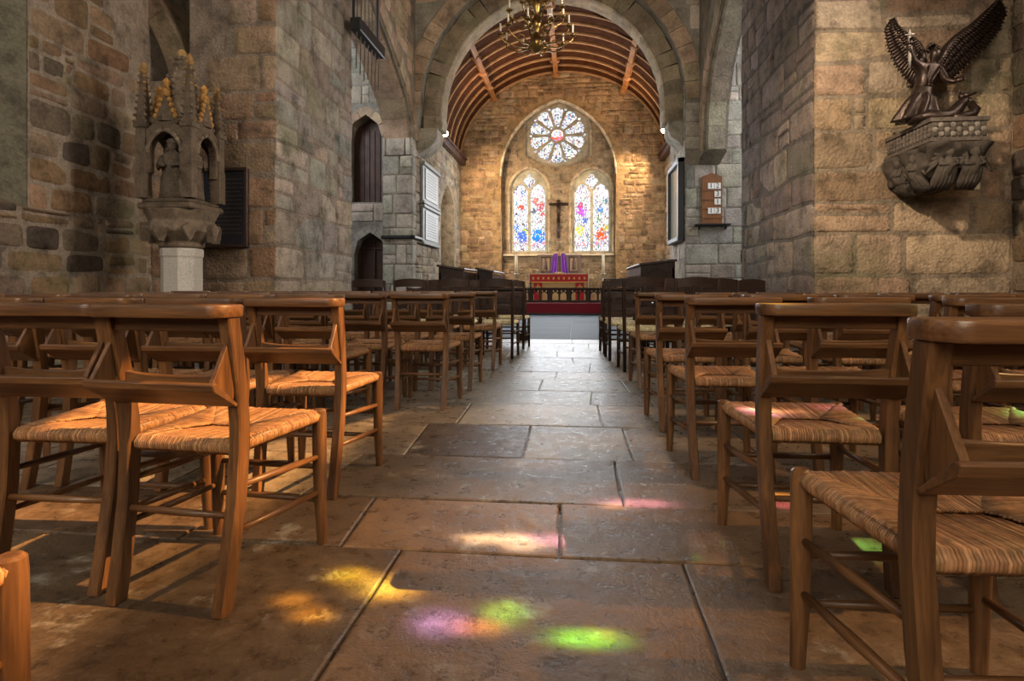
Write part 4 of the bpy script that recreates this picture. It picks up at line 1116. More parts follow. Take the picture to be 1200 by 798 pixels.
# central core, vault and middle spire
mb=MB(); mb.col=(.12,.09,.065); mb.lathe([(.13,zb),(.13,zt),(.4,zt+.05),(.4,zt+.12)],n=8); mb.build('core',M['carved'],T)
mb=MB(); mb.col=SC2
mb.lathe([(.24,zt+.1),(.19,zt+.5),(.16,zz(95)),(.19,zz(92)),(.15,zz(84)),(.05,zz(66)),(.02,zz(60))],n=8)
for k in range(8):
    a=2*PI*k/8
    for i in range(7):
        f=i/6; z=zz(112)+(zz(66)-zz(112))*f; rr=.19-.12*max(0,(f-.3)/.7); mb.ball((rr*math.cos(a),rr*math.sin(a),z),.035,6,4,col=SC2)
mb.ball((0,0,zz(60)),.06,8,6,col=(.5,.32,.12)); mb.build('spire',M['carved'],T)
for k in range(4):
    R=Matrix.Rotation(PI/2*k,4,'Z')
    # gabled arch on each face
    mb=MB(); mb.col=SC
    w=s-.06; zs=zb+(zt-zb)*.62; ar=arch(0,zs,w-.05,(zt-zs)*.75,8)
    gable=[(-w,zb+.25),(-w,zt-.05),(-w*.55,zt+.02),(0,zt+.42),(w*.55,zt+.02),(w,zt-.05),(w,zb+.25)]
    pl=[(-w,zs-.25)]+gable[1:6]+[(w,zs-.25)]+[(w-.05,zs-.25)]+ar[::-1]+[(-w+.05,zs-.25)]
    mb.prism(pl,(0,-s,0),EX,UP,EY,-.04,.05)
    voussoirs(mb,ar,.05,8,(0,-s,0),EX,UP,(0,-1,0),-.02,.07,[SC2],rng,gap=.001,bev=.015)
    cusp=offset(ar,-.05)
    for sx in (-1,1):
        for i in range(7):
            f=i/6; x=sx*w*.62*(1-f); z=zt+.02+.42*f
            mb.ball((x,-s-.02,z+.03),.038,7,5,col=GILT_GLOW if f>.15 else SC,scale=(1,.9,1))
    mb.lathe([(.05,zt+.38),(.07,zt+.45),(.03,zt+.5),(.06,zt+.56),(.01,zt+.62)],(0,-s,0),8,col=GILT_GLOW)
    mb.xf(R); mb.build('gable',M['carved'],T)
    # small robed figure in the niche
    mb=MB(); mb.col=(.15,.115,.085); fh=(zt-zb)*.80; fy=-s+.13
    mb.lathe([(.15,zb),(.14,zb+.1),(.115,zb+fh*.35),(.10,zb+fh*.52),(.125,zb+fh*.70),(.13,zb+fh*.78),(.05,zb+fh*.84),(.045,zb+fh*.86)],(0,fy,0),12,sy=.75)
    mb.ball((0,fy-.01,zb+fh*.93),.068,10,8,scale=(.85,.95,1.15))
    mb.lathe([(.07,zb+fh*.97),(.08,zb+fh*1.01),(.05,zb+fh*1.06)],(0,fy,0),8)
    for sx in (-1,1):
        mb.tube([(sx*.12,fy,zb+fh*.76),(sx*.15,fy-.04,zb+fh*.60),(sx*.04,fy-.12,zb+fh*.58)],[.04,.035,.022],8)
        for j in range(3): mb.tube([(sx*(.03+.035*j),fy-.075+.012*j,zb+.02),(sx*(.02+.03*j),fy-.07+.01*j,zb+fh*.45)],[.018,.008],6)
    mb.xf(R); mb.build('carved_figure',M['carved'],T,smooth=True)
# ============================================================ TABLET BEHIND IT
p0,p1=atY(238,198,YP0-.05),atY(290,290,YP0-.05)
def tablet(x0,x1,z0,z1,y): pass
t=thing('memorial_board','dark blue-grey framed memorial board on the left pillar behind the canopy','tablet',((p0.x+p1.x)/2,YP0-.045,p1.z))
W_,H_=p1.x-p0.x,p0.z-p1.z
mb=MB(); mb.prism([(-W_/2,0),(W_/2,0),(W_/2,H_*.97),(W_/2-.08,H_),(-W_/2+.08,H_),(-W_/2,H_*.97)],(0,0,0),EX,UP,EY,-.02,.03); mb.build('board',M['slate'],t)
mb=MB()
for (c,d) in (((0,-.035,.025),(W_+.02,.05,.05)),((0,-.035,H_-.02),(W_+.02,.05,.05)),((-W_/2,-.035,H_/2),(.05,.05,H_)),((W_/2,-.035,H_/2),(.05,.05,H_))): mb.box(c,d)
mb.build('frame',plain('dark_frame',(.06,.035,.03),.4),t,bevel=.008)
mb=MB()
for k in range(14):
    x=-W_*.36; z=H_*.86-k*H_*.052
    while x<W_*.34:
        w=rng.uniform(.02,.07); mb.box((x+w/2,-.022,z),(w,.004,.012)); x+=w+.015
mb.build('lettering',plain('dull_gilt_letters',(.16,.13,.09),.5),t)
def feather(mb,a,b,w,nrm,bend=.0):
    a,b=Vector(a),Vector(b); d=(b-a); L=d.length; d/=L; s_=d.cross(nrm).normalized(); n=7; vs=[]
    for i in range(n):
        t=i/(n-1); ww=w*(.45+.55*math.sin(PI*min(1,.12+t*.8)))*(1 if t<.85 else (1-t)/.15*.8+.2); c=a+d*L*t+s_*bend*math.sin(PI*t)+nrm*.012*math.sin(PI*t)
        vs+=[c-s_*ww,c+nrm*.011,c+s_*ww,c-nrm*.009]
    fs=[]
    for i in range(n-1):
        for k in range(4): fs.append((i*4+k,i*4+(k+1)%4,(i+1)*4+(k+1)%4,(i+1)*4+k))
    fs+=[(3,2,1,0),tuple((n-1)*4+k for k in range(4))]
    mb.add(vs,fs)
# ============================================================ ANGEL ON CARVED CORBEL (right)
YW=YS0-.03
# corbel
fA=atX  # noqa
Yf=8.0
q0=atY(1091,139,Yf); q1=atY(1155,139,Yf); zc0=q0.z; W=q1.x-q0.x; D=YW-Yf
K=thing('carved_corbel','carved dark stone corbel projecting from the right pillar under the bronze angel','stone carving',((q0.x+q1.x)/2,YW-.02,atY(1091,215,Yf).z))
kz=K.location.z; zt_=zc0-kz; zm=atY(1091,166,Yf).z-kz
SCD=(.125,.10,.08)
mb=MB(); mb.col=(.15,.12,.10)
mb.box((0,-D/2,(zt_+zm)/2),(W,D,zt_-zm)); mb.box((0,-D/2,zt_-.02),(W+.06,D+.04,.05)); mb.box((0,-D/2,zm+.02),(W+.05,D+.04,.04))
g=random.Random(8)
for i in range(9):
    for j in range(3):
        x=-W/2+W*(i+.5)/9; z=zm+.06+(zt_-zm-.12)*(j+.5)/3
        mb.ball((x,-D-.005,z),.036,6,4,scale=(1,.7,1),col=(.30,.26,.22) if (i+j)%2 else (.12,.1,.08))
for i in range(13):
    for j in range(3):
        y=-D*(i+.5)/13; z=zm+.06+(zt_-zm-.12)*(j+.5)/3
        mb.ball((-W/2-.005,y,z),.036,6,4,scale=(.7,1,1))
mb.build('carved_slab',M['carved'],K)
mb=MB(); mb.col=SCD
L=[]
for (f,z) in ((1.0,zm),(.99,zm-.06),(.82,zm-.22),(.60,zm-.42),(.42,.02),(.36,0)):
    w=W*(.35+.65*f)/2*1.0; d=D*f
    L.append([(-w,0,z),(-w,-d,z),(w,-d,z),(w,0,z)])
vs=[p for l in L for p in l]; fs=[]
for i in range(len(L)-1):
    for k in range(4): fs.append((i*4+k,i*4+(k+1)%4,(i+1)*4+(k+1)%4,(i+1)*4+k))
fs+=[(0,1,2,3),tuple((len(L)-1)*4+k for k in (3,2,1,0))]
mb.add(vs,fs)
mb.build('tapered_body',M['carved'],K,bevel=.03)
# carved figures and foliage round the taper
mb=MB(); mb.col=(.085,.068,.055)
prof=[(1.0,zm+.0),(1.0,zm-.06),(.93,zm-.16),(.84,zm-.28),(.70,zm-.42),(.52,zm-.52*zm/.62 if False else .10),(.40,.0)]
def cross(f,s_):
    """s_ 0..1 round the three free sides"""
    w=W*(.35+.65*f)/2; d=D*f; L=2*d+2*w; q=s_*L
    if q<d: return Vector((-w,-q,0)),Vector((-1,0,0))
    if q<d+2*w: return Vector((-w+(q-d),-d,0)),Vector((0,-1,0))
    return Vector((w,-d+(q-d-2*w),0)),Vector((1,0,0))
nu,nv=110,34; vs=[];fs=[]
def pf(t):
    k=t*(len(prof)-1); i=min(int(k),len(prof)-2); fr=k-i
    return tuple(prof[i][j]*(1-fr)+prof[i+1][j]*fr for j in (0,1))
for j in range(nv+1):
    f,z=pf(j/nv)
    for i in range(nu+1):
        p,n=cross(f,i/nu); u=i/nu*(2*D+W); v=z
        fold=abs(math.sin(u*5.2+1.4*mnoise.noise((u*2,v*3,1))+v*3.0))
        nz_=mnoise.noise((u*4.5,v*4.5,3.0))+.5*mnoise.noise((u*11,v*11,8.0))
        h_=(.075*fold+.06*nz_)*(1 if 2<=j<=nv-2 else .2)
        vs.append(p+n*h_+Vector((0,0,z)))
for j in range(nv):
    for i in range(nu): q=j*(nu+1)+i; fs.append((q,q+1,q+nu+2,q+nu+1))
mb.add(vs,fs); mb.build('carved_foliage',M['carved'],K,smooth=True)
def lump(mb,path,r): mb.tube(path,r,9)
for (x,y,dx,dy) in ((-W*.20,-D*.97,0,-1),(W*.27,-D*.97,0,-1),(-W*.48,-D*.62,-1,0),(-W*.47,-D*.25,-1,0)):
    mb=MB(); mb.col=(.10,.08,.065)
    o=Vector((x,y,0)); n=Vector((dx,dy,0)); s_=Vector((-dy,dx,0)); H=zm
    mb.ball(tuple(o+n*.03+s_*.02+Vector((0,0,H-.14))),.055,10,8,scale=(1,1,1.2))
    lump(mb,[o+n*.05+Vector((0,0,H-.19)),o+n*.05+Vector((0,0,H-.25)),o+n*.01+Vector((0,0,H-.36)),o-n*.1+Vector((0,0,H-.48))],[.03,.075,.065,.05])
    st=len(mb.v)
    # robe in folds that follows the slope of the corbel
    for q in range(7):
        an=-1.2+2.4*q/6; e=s_*math.sin(an)*.085+n*math.cos(an)*.045
        lump(mb,[o+e*.8+n*.01+Vector((0,0,H-.24)),o+e*1.15-n*.02+Vector((0,0,H-.36)),o+e*1.35-n*.10+Vector((0,0,H-.48)),o+e*1.2-n*.19+Vector((0,0,H-.58))],[.03,.034,.036,.02])
    for q in (-1,1):
        lump(mb,[o+s_*q*.07+Vector((0,0,H-.21))+n*.02,o+s_*q*.10+Vector((0,0,H-.29))+n*.05,o+s_*q*.02+n*.09+Vector((0,0,H-.30))],[.03,.028,.02])
        for f in range(5):
            feather(mb,o+s_*q*.05+n*.0+Vector((0,0,H-.2)),o+s_*q*(.12+.03*f)-n*.01+Vector((0,0,H-.05-.085*f)),.03,n)
    mb.build('carved_supporter',M['carved'],K,smooth=True)
# angel
YA=8.32
P=lambda px,py,dy=0.0: atY(px,py,YA+dy)
ab=P(1072,143); ab.z=zc0+.005
G=thing('bronze_angel','dark bronze winged angel raising a sword, standing on the corbel at right','statue',tuple(ab))
def LP(px,py,dy=0.0): return P(px,py,dy)-ab
def skin(name,joints,edges,mat,parent,sub=2):
    me=bpy.data.meshes.new(name); me.from_pydata([tuple(j[0]) for j in joints],edges,[])
    o=bpy.data.objects.new(name,me); C.objects.link(o)
    md=o.modifiers.new('skin','SKIN'); md.use_smooth_shade=True
    for i,j in enumerate(joints):
        r=j[1]; me.skin_vertices[0].data[i].radius=(r,r) if not hasattr(r,'__len__') else r
    me.skin_vertices[0].data[0].use_root=True
    sb=o.modifiers.new('sub','SUBSURF'); sb.levels=sub; sb.render_levels=sub
    dg=bpy.context.evaluated_depsgraph_get(); ev=o.evaluated_get(dg)
    m2=bpy.data.meshes.new_from_object(ev); m2.name=name
    o.modifiers.clear(); o.data=m2; m2.materials.clear(); m2.materials.append(mat)
    m2.polygons.foreach_set('use_smooth',[True]*len(m2.polygons))
    o.parent=parent; return o
J=[(LP(1079,112),.125),(LP(1084,96),.088),(LP(1089,83),.118),(LP(1093,74.5),.034),(LP(1096,64,-.02),.07),(LP(1097,57,-.03),.055),
   (LP(1078,78,-.03),.06),(LP(1069,70,-.1),.048),(LP(1066,58,-.16),.038),(LP(1066,53,-.17),.034),
   (LP(1101,80,-.03),.06),(LP(1108,93,-.12),.045),(LP(1118,96,-.2),.032),(LP(1123,93,-.22),.022),
   (LP(1083,124),.115),(LP(1086,136,-.12),.08),(LP(1088,141.5,-.2),.045),(LP(1094,142.5,-.32),.03),
   (LP(1072,126),.12),(LP(1069,140,.03),.075),(LP(1066,142.5,-.06),.04)]
E=[(0,1),(1,2),(2,3),(3,4),(4,5),(2,6),(6,7),(7,8),(8,9),(2,10),(10,11),(11,12),(12,13),(0,14),(14,15),(15,16),(16,17),(0,18),(18,19),(19,20)]
skin('body',J,E,M['bronze'],G)
mb=MB()
h=LP(1095,58,.01)
for k in range(44):
    a=g.uniform(0,2*PI); b=g.uniform(-.2,1.5)
    if math.sin(a)<-.2 and b<.9: continue
    mb.ball((h.x+.068*math.cos(a)*math.cos(b),h.y+.02+.075*math.sin(a)*math.cos(b),h.z+.015+.068*math.sin(b)),.021,6,4)
mb.build('hair',M['bronze'],G,smooth=True)
mb=MB(); hz=h
mb.prism([(0,.03),(-.03,-.012),(.0,-.014)],(hz.x+.012,hz.y-.07,hz.z-.005),(0,-1,0),UP,EX,-.01,.01); 
for sx in (-1,1): mb.ball((hz.x+.012+sx*.028,hz.y-.068,hz.z+.012),.011,6,4)
mb.tube([(hz.x-.012,hz.y-.075,hz.z-.032),(hz.x+.036,hz.y-.075,hz.z-.032)],.007,6); mb.build('face',M['bronze'],G,smooth=True)
# tunic skirt with folds
mb=MB(); a0=LP(1080,108); vs=[];fs=[]; nn=64; lv=12
for i in range(lv):
    f=i/(lv-1); c=LP(1080-6*f,108+34*f); 
    for k in range(nn):
        an=2*PI*k/nn; r=(.095+.05*min(1,f*4)+.085*f)*(1+(.07+.16*f)*math.sin(8*an+3*f)+.05*f*math.sin(13*an)); vs.append((c.x+r*math.cos(an)*(1+.1*f),c.y+r*.85*math.sin(an),max(.003,c.z)))
for i in range(lv-1):
    for k in range(nn): fs.append((i*nn+k,i*nn+(k+1)%nn,(i+1)*nn+(k+1)%nn,(i+1)*nn+k))
fs+=[tuple(range(nn)),tuple((lv-1)*nn+k for k in range(nn))]
mb.add(vs,fs); mb.build('tunic',M['bronze'],G,smooth=True)
mb=MB(); c=LP(1083,102); mb.tube([c+Vector((.105*math.cos(2*PI*i/20),.095*math.sin(2*PI*i/20),.01*math.sin(4*PI*i/20))) for i in range(21)],.014,6)
for sx in (-1,1): mb.tube([LP(1083,102)+Vector((sx*.02,-.1,0)),LP(1087,90)+Vector((sx*.05,-.115,0)),LP(1091,79)+Vector((sx*.07,-.09,0))],.012,6)
mb.build('belt',M['bronze'],G,smooth=True)
# hands with fingers
for nm,c,d,up in (('hand',LP(1066,52,-.17),Vector((.25,-.2,1)),1),('hand',LP(1122,94,-.22),Vector((1,-.3,.15)),-1)):
    mb=MB(); d=d.normalized(); s1=d.cross(Vector((0,1,0))).normalized(); s2=d.cross(s1)
    mb.tube([c-d*.02,c+d*.03,c+d*.055],[.022,.03,.024],8,sq=.55)
    for q in range(4):
        b=c+d*.05+s1*(-.021+.014*q); L=(.05,.06,.056,.042)[q]; mb.tube([b,b+d*L*.5+s2*.008,b+d*L*.8+s2*.03],[.0085,.0075,.005],6)
    b=c+d*.005+s1*.028; mb.tube([b,b+s1*.025+d*.02,b+s1*.022+d*.045+s2*.015],[.01,.009,.006],6)
    mb.build(nm,M['bronze'],G,smooth=True)
# wings
def poly_at(pts,t):
    L=[0]
    for i in range(1,len(pts)): L.append(L[-1]+(Vector(pts[i])-Vector(pts[i-1])).length)
    s_=L[-1]*t
    for i in range(1,len(pts)):
        if s_<=L[i]+1e-9: return Vector(pts[i-1]).lerp(Vector(pts[i]),(s_-L[i-1])/max(1e-9,L[i]-L[i-1]))
    return Vector(pts[-1])
def wing(arm,tips,n1,w1):
    mb=MB()
    mb.tube([poly_at(arm,i/8) for i in range(9)],[.055,.06,.055,.05,.045,.04,.034,.028,.015],8)
    # fleshy covert sheet with a rounded section
    nu,nv=22,7; vs=[]; fs=[]
    for sgn in (-1,1):
        for i in range(nu):
            t=i/(nu-1); a=poly_at(arm,t); e=poly_at(tips,t)
            for j in range(nv):
                f=j/(nv-1)*.55; p=a.lerp(e,f); th=.035*math.sqrt(max(0,1-(f/.55)**2))+.004
                vs.append(p+Vector((0,sgn*th+.006*math.sin(i*2.6)*math.sin(j*1.5),0)))
    o=nu*nv
    for i in range(nu-1):
        for j in range(nv-1):
            q=i*nv+j; fs.append((q,q+1,q+nv+1,q+nv)); fs.append((o+q,o+q+nv,o+q+nv+1,o+q+1))
    for i in range(nu-1):
        for j in (0,nv-1): q=i*nv+j; fs.append((q,q+nv,o+q+nv,o+q))
    mb.add(vs,fs)
    for lay,(f0,f,w,nn,yo) in enumerate(((.25,1.0,w1,n1,.02),(.12,.66,w1*.85,n1,-.012),(.05,.42,w1*.75,n1,-.034),(0,.22,w1*.6,n1,-.05))):
        for i in range(nn):
            t=(i+.5)/nn; a=poly_at(arm,t); e=poly_at(tips,min(1,t+.015)); b=a.lerp(e,f*(1 if i%2 else .965)); a=a.lerp(e,f0); o_=Vector((0,yo+.003*(i%3),0))
            feather(mb,a+o_,b+o_,w,Vector((0,-1,0)),.0)
    return mb.build('wing',M['bronze'],G,smooth=True)
# arm runs shoulder -> wing tip ; feather tips run beside it
wing([LP(1081,78,.1),LP(1079,62,.14),LP(1074,50,.2),LP(1062,42,.24),LP(1050,30,.28),LP(1047,22,.3)],
     [LP(1082,98,.12),LP(1072,100,.18),LP(1060,92,.22),LP(1050,80,.26),LP(1040,58,.3),LP(1036,34,.34),LP(1044,21,.34)],24,.036)
wing([LP(1097,80,.1),LP(1106,60,.16),LP(1120,44,.22),LP(1136,33,.27),LP(1152,18,.31),LP(1166,3,.35)],
     [LP(1104,98,.1),LP(1122,90,.18),LP(1140,72,.24),LP(1158,54,.3),LP(1174,36,.34),LP(1183,14,.38),LP(1176,0,.38)],30,.038)
# sword held upright
mb=MB(); mb.m=0; t0=LP(1066,34,-.19); t1=LP(1066,80,-.15)
S=tag(mb.tube([t0,t0.lerp(t1,.1),t1.lerp(t0,.22),t1],[.004,.018,.02,.012],6,sq=.4).tube([LP(1060.5,41,-.19),LP(1071,40,-.19)],.012,6).build('sword',plain('sword_steel',(.26,.23,.21),.6,.4),None,smooth=True,loc=tuple(ab)),'slim pale metal sword held upright in the raised hand of the angel','sword')
# vanquished dragon
mb=MB()
dp=[LP(1062,143.5,-.05),LP(1074,138,-.16),LP(1090,135,-.22),LP(1102,138,-.24),LP(1112,137,-.2),LP(1120,130,-.16),LP(1127,121,-.15),LP(1134,116,-.18)]
V=thing('bronze_dragon','small dark bronze dragon writhing at the feet of the angel','statue',tuple(ab))
mb.tube(dp,[.02,.05,.075,.09,.10,.085,.065,.04],10); mb.build('body',M['bronze'],V,smooth=True)
mb=MB(); mb.tube([LP(1112,138,-.2),LP(1126,139,-.26),LP(1138,135,-.26),LP(1143,128,-.22),LP(1137,121,-.2)],[.09,.075,.07,.06,.04],10); mb.build('limb',M['bronze'],V,smooth=True)
mb=MB(); hd=LP(1128,113,-.16)
mb.ball(tuple(hd),.05,10,7,scale=(1,.8,1)); mb.tube([hd,hd+Vector((.06,-.03,.015)),hd+Vector((.14,-.05,.03))],[.045,.03,.008],8); mb.tube([hd+Vector((0,0,-.03)),hd+Vector((.09,-.03,-.03))],[.03,.006],8)
mb.tube([hd+Vector((-.02,0,.03)),hd+Vector((-.05,0,.1))],[.018,.003],6); mb.build('head',M['bronze'],V,smooth=True)
mb=MB(); 
for k in range(4): 
    c=LP(1136+1.5*k,121+.8*k,-.21); mb.tube([c,c+Vector((.02,-.03,.03)),c+Vector((.035,-.05,.01))],[.011,.009,.003],6)
mb.build('claw',M['bronze'],V,smooth=True)
# switch plate
s0,s1=atY(1134,208,YW-.03),atY(1149,222,YW-.03)
t=thing('wall_socket','small cream electrical plate on the right pillar under the corbel','plate',((s0.x+s1.x)/2,YW,s1.z))
mb=MB(); mb.box((0,-.015,(s0.z-s1.z)/2),(s1.x-s0.x,.03,s0.z-s1.z)); mb.build('plate',M['ivory'],t,bevel=.006)
mb=MB(); mb.box((0,-.033,(s0.z-s1.z)/2),(.03,.012,.05)); mb.build('switch',M['ivory'],t,bevel=.003)
# ============================================================ HYMN BOARD + SHELF
yb=YC-.03
b0,b1=atY(822,203,yb),atY(846,262,yb)
W=b1.x-b0.x; H=b0.z-b1.z
t=thing('hymn_board','wooden hymn board with white number cards on the right chancel pier','sign',((b0.x+b1.x)/2,yb,b1.z))
mb=MB(); mb.prism([(-W/2,0),(W/2,0),(W/2,H*.93),(W*.28,H*.955),(0,H),(-W*.28,H*.955),(-W/2,H*.93)],(0,0,0),EX,UP,EY,-.04,0); mb.build('board',M['sign'],t,bevel=.006)
mb=MB()
for z in (.12,.30,.48,.66): mb.box((0,-.045,H*z-.015),(W*.92,.02,.02))
mb.build('ledge',M['sign'],t)
mb=MB(); mb.tube([(-.03,-.03,H*.98),(0,-.01,H+.22),(.03,-.03,H*.98)],.006,6); mb.build('hanging_wire',M['black'],t)
for lines,z in (('12',.69),('3',.53),('1',.38),('13',.20)):
    n=len(lines)
    for i,chr_ in enumerate(lines):
        x=W*.27-(n-1-i)*W*.32; 
        c=MB().box((x,-.052,H*z+.07),(W*.30,.008,H*.115)).build('number_card',M['white'],t)
        cu=bpy.data.curves.new('numeral','FONT'); cu.body=chr_; cu.size=H*.135; cu.align_x='CENTER'; cu.align_y='CENTER'; cu.extrude=.002; cu.offset=.0
        o=bpy.data.objects.new('numeral',cu); C.objects.link(o)
        dg=bpy.context.evaluated_depsgraph_get(); me=bpy.data.meshes.new_from_object(o.evaluated_get(dg)); bpy.data.objects.remove(o)
        me.transform(Matrix.Translation((x,-.058,H*z+.07))@Matrix.Rotation(PI/2,4,'X')); me.materials.clear(); me.materials.append(M['ink'])
        o=bpy.data.objects.new('numeral',me); C.objects.link(o); o.parent=c
s0,s1=atY(814,263,yb),atY(855,269,yb)
t=thing('wall_shelf','narrow black shelf fixed to the pier under the hymn board','shelf',((s0.x+s1.x)/2,yb,s1.z))
mb=MB(); mb.box((0,-.09,s0.z-s1.z-.02),(s1.x-s0.x,.22,.045)); mb.build('board',M['black'],t,bevel=.01)
mb=MB()
for sx in (-1,1): mb.prism([(0,0),(-.17,.08),(0,.08)],(sx*(s1.x-s0.x)*.38,0,.0),EY,UP,EX,-.015,.015)
mb.build('bracket',M['black'],t)
# black framed glazed board on the jamb
f0,f1=atX(802,184,RIGHTJ-.02),atX(788.5,278,RIGHTJ-.02)
zt1,zb1=atX(802,184,RIGHTJ-.02).z,atX(802,282,RIGHTJ-.02).z
t=thing('framed_board','tall black framed glazed board on the right chancel arch jamb','frame',(RIGHTJ-.015,(f0.y+f1.y)/2,zb1))
D_=f1.y-f0.y; H=zt1-zb1
mb=MB(); mb.box((-.05,0,H/2),(.08,D_-.2,H-.2)); mb.build('panel',plain('glazed_roll',(.30,.33,.28),.12),t)
mb=MB()
for c,d in (((-.09,0,.07),(.18,D_,.14)),((-.09,0,H-.07),(.18,D_,.14)),((-.09,-D_/2+.07,H/2),(.18,.14,H)),((-.09,D_/2-.07,H/2),(.18,.14,H))): mb.box(c,d)
mb.build('frame',M['black'],t,bevel=.02)
# ============================================================ WALL TABLETS on the left chancel wall
XT=LEFTJ+.03
for (ya,yb_,lab) in ((189,239,'upper pale marble memorial tablet on the left chancel wall'),(239,287,'lower pale marble memorial tablet on the left chancel wall')):
    c0=atX(493,ya,XT); c1=atX(493,yb_-1,XT); e=atX(511.5,ya,XT); y0,y1=c0.y,e.y; H=c0.z-c1.z; W=y1-y0
    t=thing('wall_tablet',lab,'tablet',(XT,(y0+y1)/2,c1.z),0,None)
    mb=MB(); mb.box((.03,0,H/2),(.08,W,H)); mb.box((.06,0,H-.05),(.16,W+.1,.1)); mb.box((.05,0,.04),(.14,W+.06,.08)); mb.build('surround',M['greymarble'],t,bevel=.015)
    mb=MB(); mb.box((.085,0,H/2),(.03,W*.78,H*.74)); mb.build('inscribed_panel',M['marble'],t,bevel=.006)
    mb=MB()
    for k in range(9):
        y=-W*.3; z=H*.78-k*H*.068
        while y<W*.28:
            w=rng.uniform(.05,.16); mb.box((.102,y+w/2,z),(.004,w,.03)); y+=w+.04
    mb.build('lettering',plain('grey_letters',(.25,.26,.26),.6) if 'upper' in lab else bpy.data.materials['grey_letters'],t)
# ============================================================ SPOTLIGHTS
for (px,py,xx,lab) in ((523,156,LEFTJ+.28,'glowing spotlight on the left wall plate of the chancel'),(777,152,XC-.25,'glowing spotlight on the right wall plate of the chancel')):
    p=atX(px,py,xx); 
    sd=-1 if xx<0 else 1
    t=thing('spotlight',lab,'lamp',(p.x,p.y,p.z))
    mb=MB(); mb.lathe([(.05,0),(.085,.05),(.09,.16),(.095,.2)],n=14); mb.xf(Matrix.Rotation(PI/2+.3,4,'X')); mb.build('housing',M['brass'],t,smooth=True)
    mb=MB(); mb.ball((0,-.17,-.06),.10,12,8); mb.build('bulb',emit('warm_lamp',(1,.62,.28),60) if px<600 else bpy.data.materials['warm_lamp'],t,smooth=True)
    mb=MB(); mb.tube([(0,.05,0),(sd*.12,.06,.02),(sd*.2,.06,-.02)],.02,8); mb.build('bracket',M['black'],t)
# ============================================================ CHANDELIER
cp=atY(629,20,10.2); base_z=atY(629,62,10.2).z
t=thing('chandelier','large branching brass candle chandelier hanging before the chancel arch','chandelier',(cp.x,cp.y,base_z))
mb=MB(); H=TOP-base_z
mb.lathe([(.02,0),(.07,.03),(.12,.10),(.14,.17),(.10,.25),(.05,.30),(.04,.36),(.08,.42),(.11,.50),(.06,.58),(.04,.66),(.07,.74),(.09,.84),(.04,.95),(.03,1.1),(.05,1.16),(.02,1.25)],n=16); mb.build('stem',M['brass'],t,smooth=True)
mb=MB(); z=1.25
while z<H:
    k=int(z/.08)%2; mb.tube([(.018*math.cos(a)*(1-k),.018*math.cos(a)*k,z+.045*math.sin(a)+.04) for a in [2*PI*i/8 for i in range(9)]],.006,5,cap=False); z+=.075
mb.build('chain',M['brass'],t,smooth=True)
for (n,r,z0,za,ph) in ((10,.62,.20,.30,.15),(8,.48,.56,.66,.35),(6,.30,.92,1.0,0)):
    for k in range(n):
        a=2*PI*k/n+ph; e=Vector((math.cos(a),math.sin(a),0))
        mb=MB(); pts=[e*.05+Vector((0,0,z0)),e*r*.3+Vector((0,0,z0-.10)),e*r*.6+Vector((0,0,z0-.10)),e*r*.88+Vector((0,0,z0-.02)),e*r+Vector((0,0,za-.06)),e*r+Vector((0,0,za))]
        mb.tube(pts,[.016,.014,.014,.013,.012,.012],7)
        mb.tube([e*r*.35+Vector((0,0,z0-.1)),e*r*.45+Vector((0,0,z0+.02)),e*r*.6+Vector((0,0,z0+.03)),e*r*.62+Vector((0,0,z0-.03))],[.01,.01,.009,.004],6)
        mb.lathe([(.012,za-.02),(.055,za+.005),(.06,za+.02),(.02,za+.02),(.022,za+.05)],tuple(e*r),10)
        arm=mb.build('branch',M['brass'],t,smooth=True)
        mb=MB(); mb.lathe([(.016,za+.03),(.015,za+.19),(.003,za+.195)],tuple(e*r),8); mb.build('candle',M['candle'],arm,smooth=True)
# ============================================================ ROPE GUIDE under the left arch
p=atX(428,42,XN+.06)
q0=atX(416,27,-4.35); q1=atX(446,55,-4.35)
t=thing('rope_guide','dark timber rope guide with hanging cords under the left arch','rope rack',((-4.35),(q0.y+q1.y)/2,q0.z-.3))
L=q1.y-q0.y; zc_=.3
mb=MB(); mb.box((0,0,zc_),(.22,L,.26)); mb.build('beam',M['black'],t,bevel=.02)
for k in range(7):
    y=-L/2+L*(k+.5)/7; mb=MB(); mb.tube([(-.02,y,-.55-.05*(k%3)),(0,y,.3),(.02,y*.9,TOP-t.location.z-.02)],.012,6); mb.build('cord',plain('bell_cord',(.14,.105,.08),.8) if k==0 else bpy.data.materials['bell_cord'],t,smooth=True)
mb=MB(); mb.tube([(-.05,-L/2+.05,.43),(-.05,-L/2+.05,TOP-t.location.z)],.03,6); mb.tube([(-.05,L/2-.05,.43),(-.05,L/2-.05,TOP-t.location.z)],.03,6); mb.build('hanger',M['black'],t)
# ============================================================ CHANCEL FURNITURE
def bx(name,c,d,mat,parent,bev=.01,**k): return MB().box(c,d).build(name,mat,parent,bevel=bev)
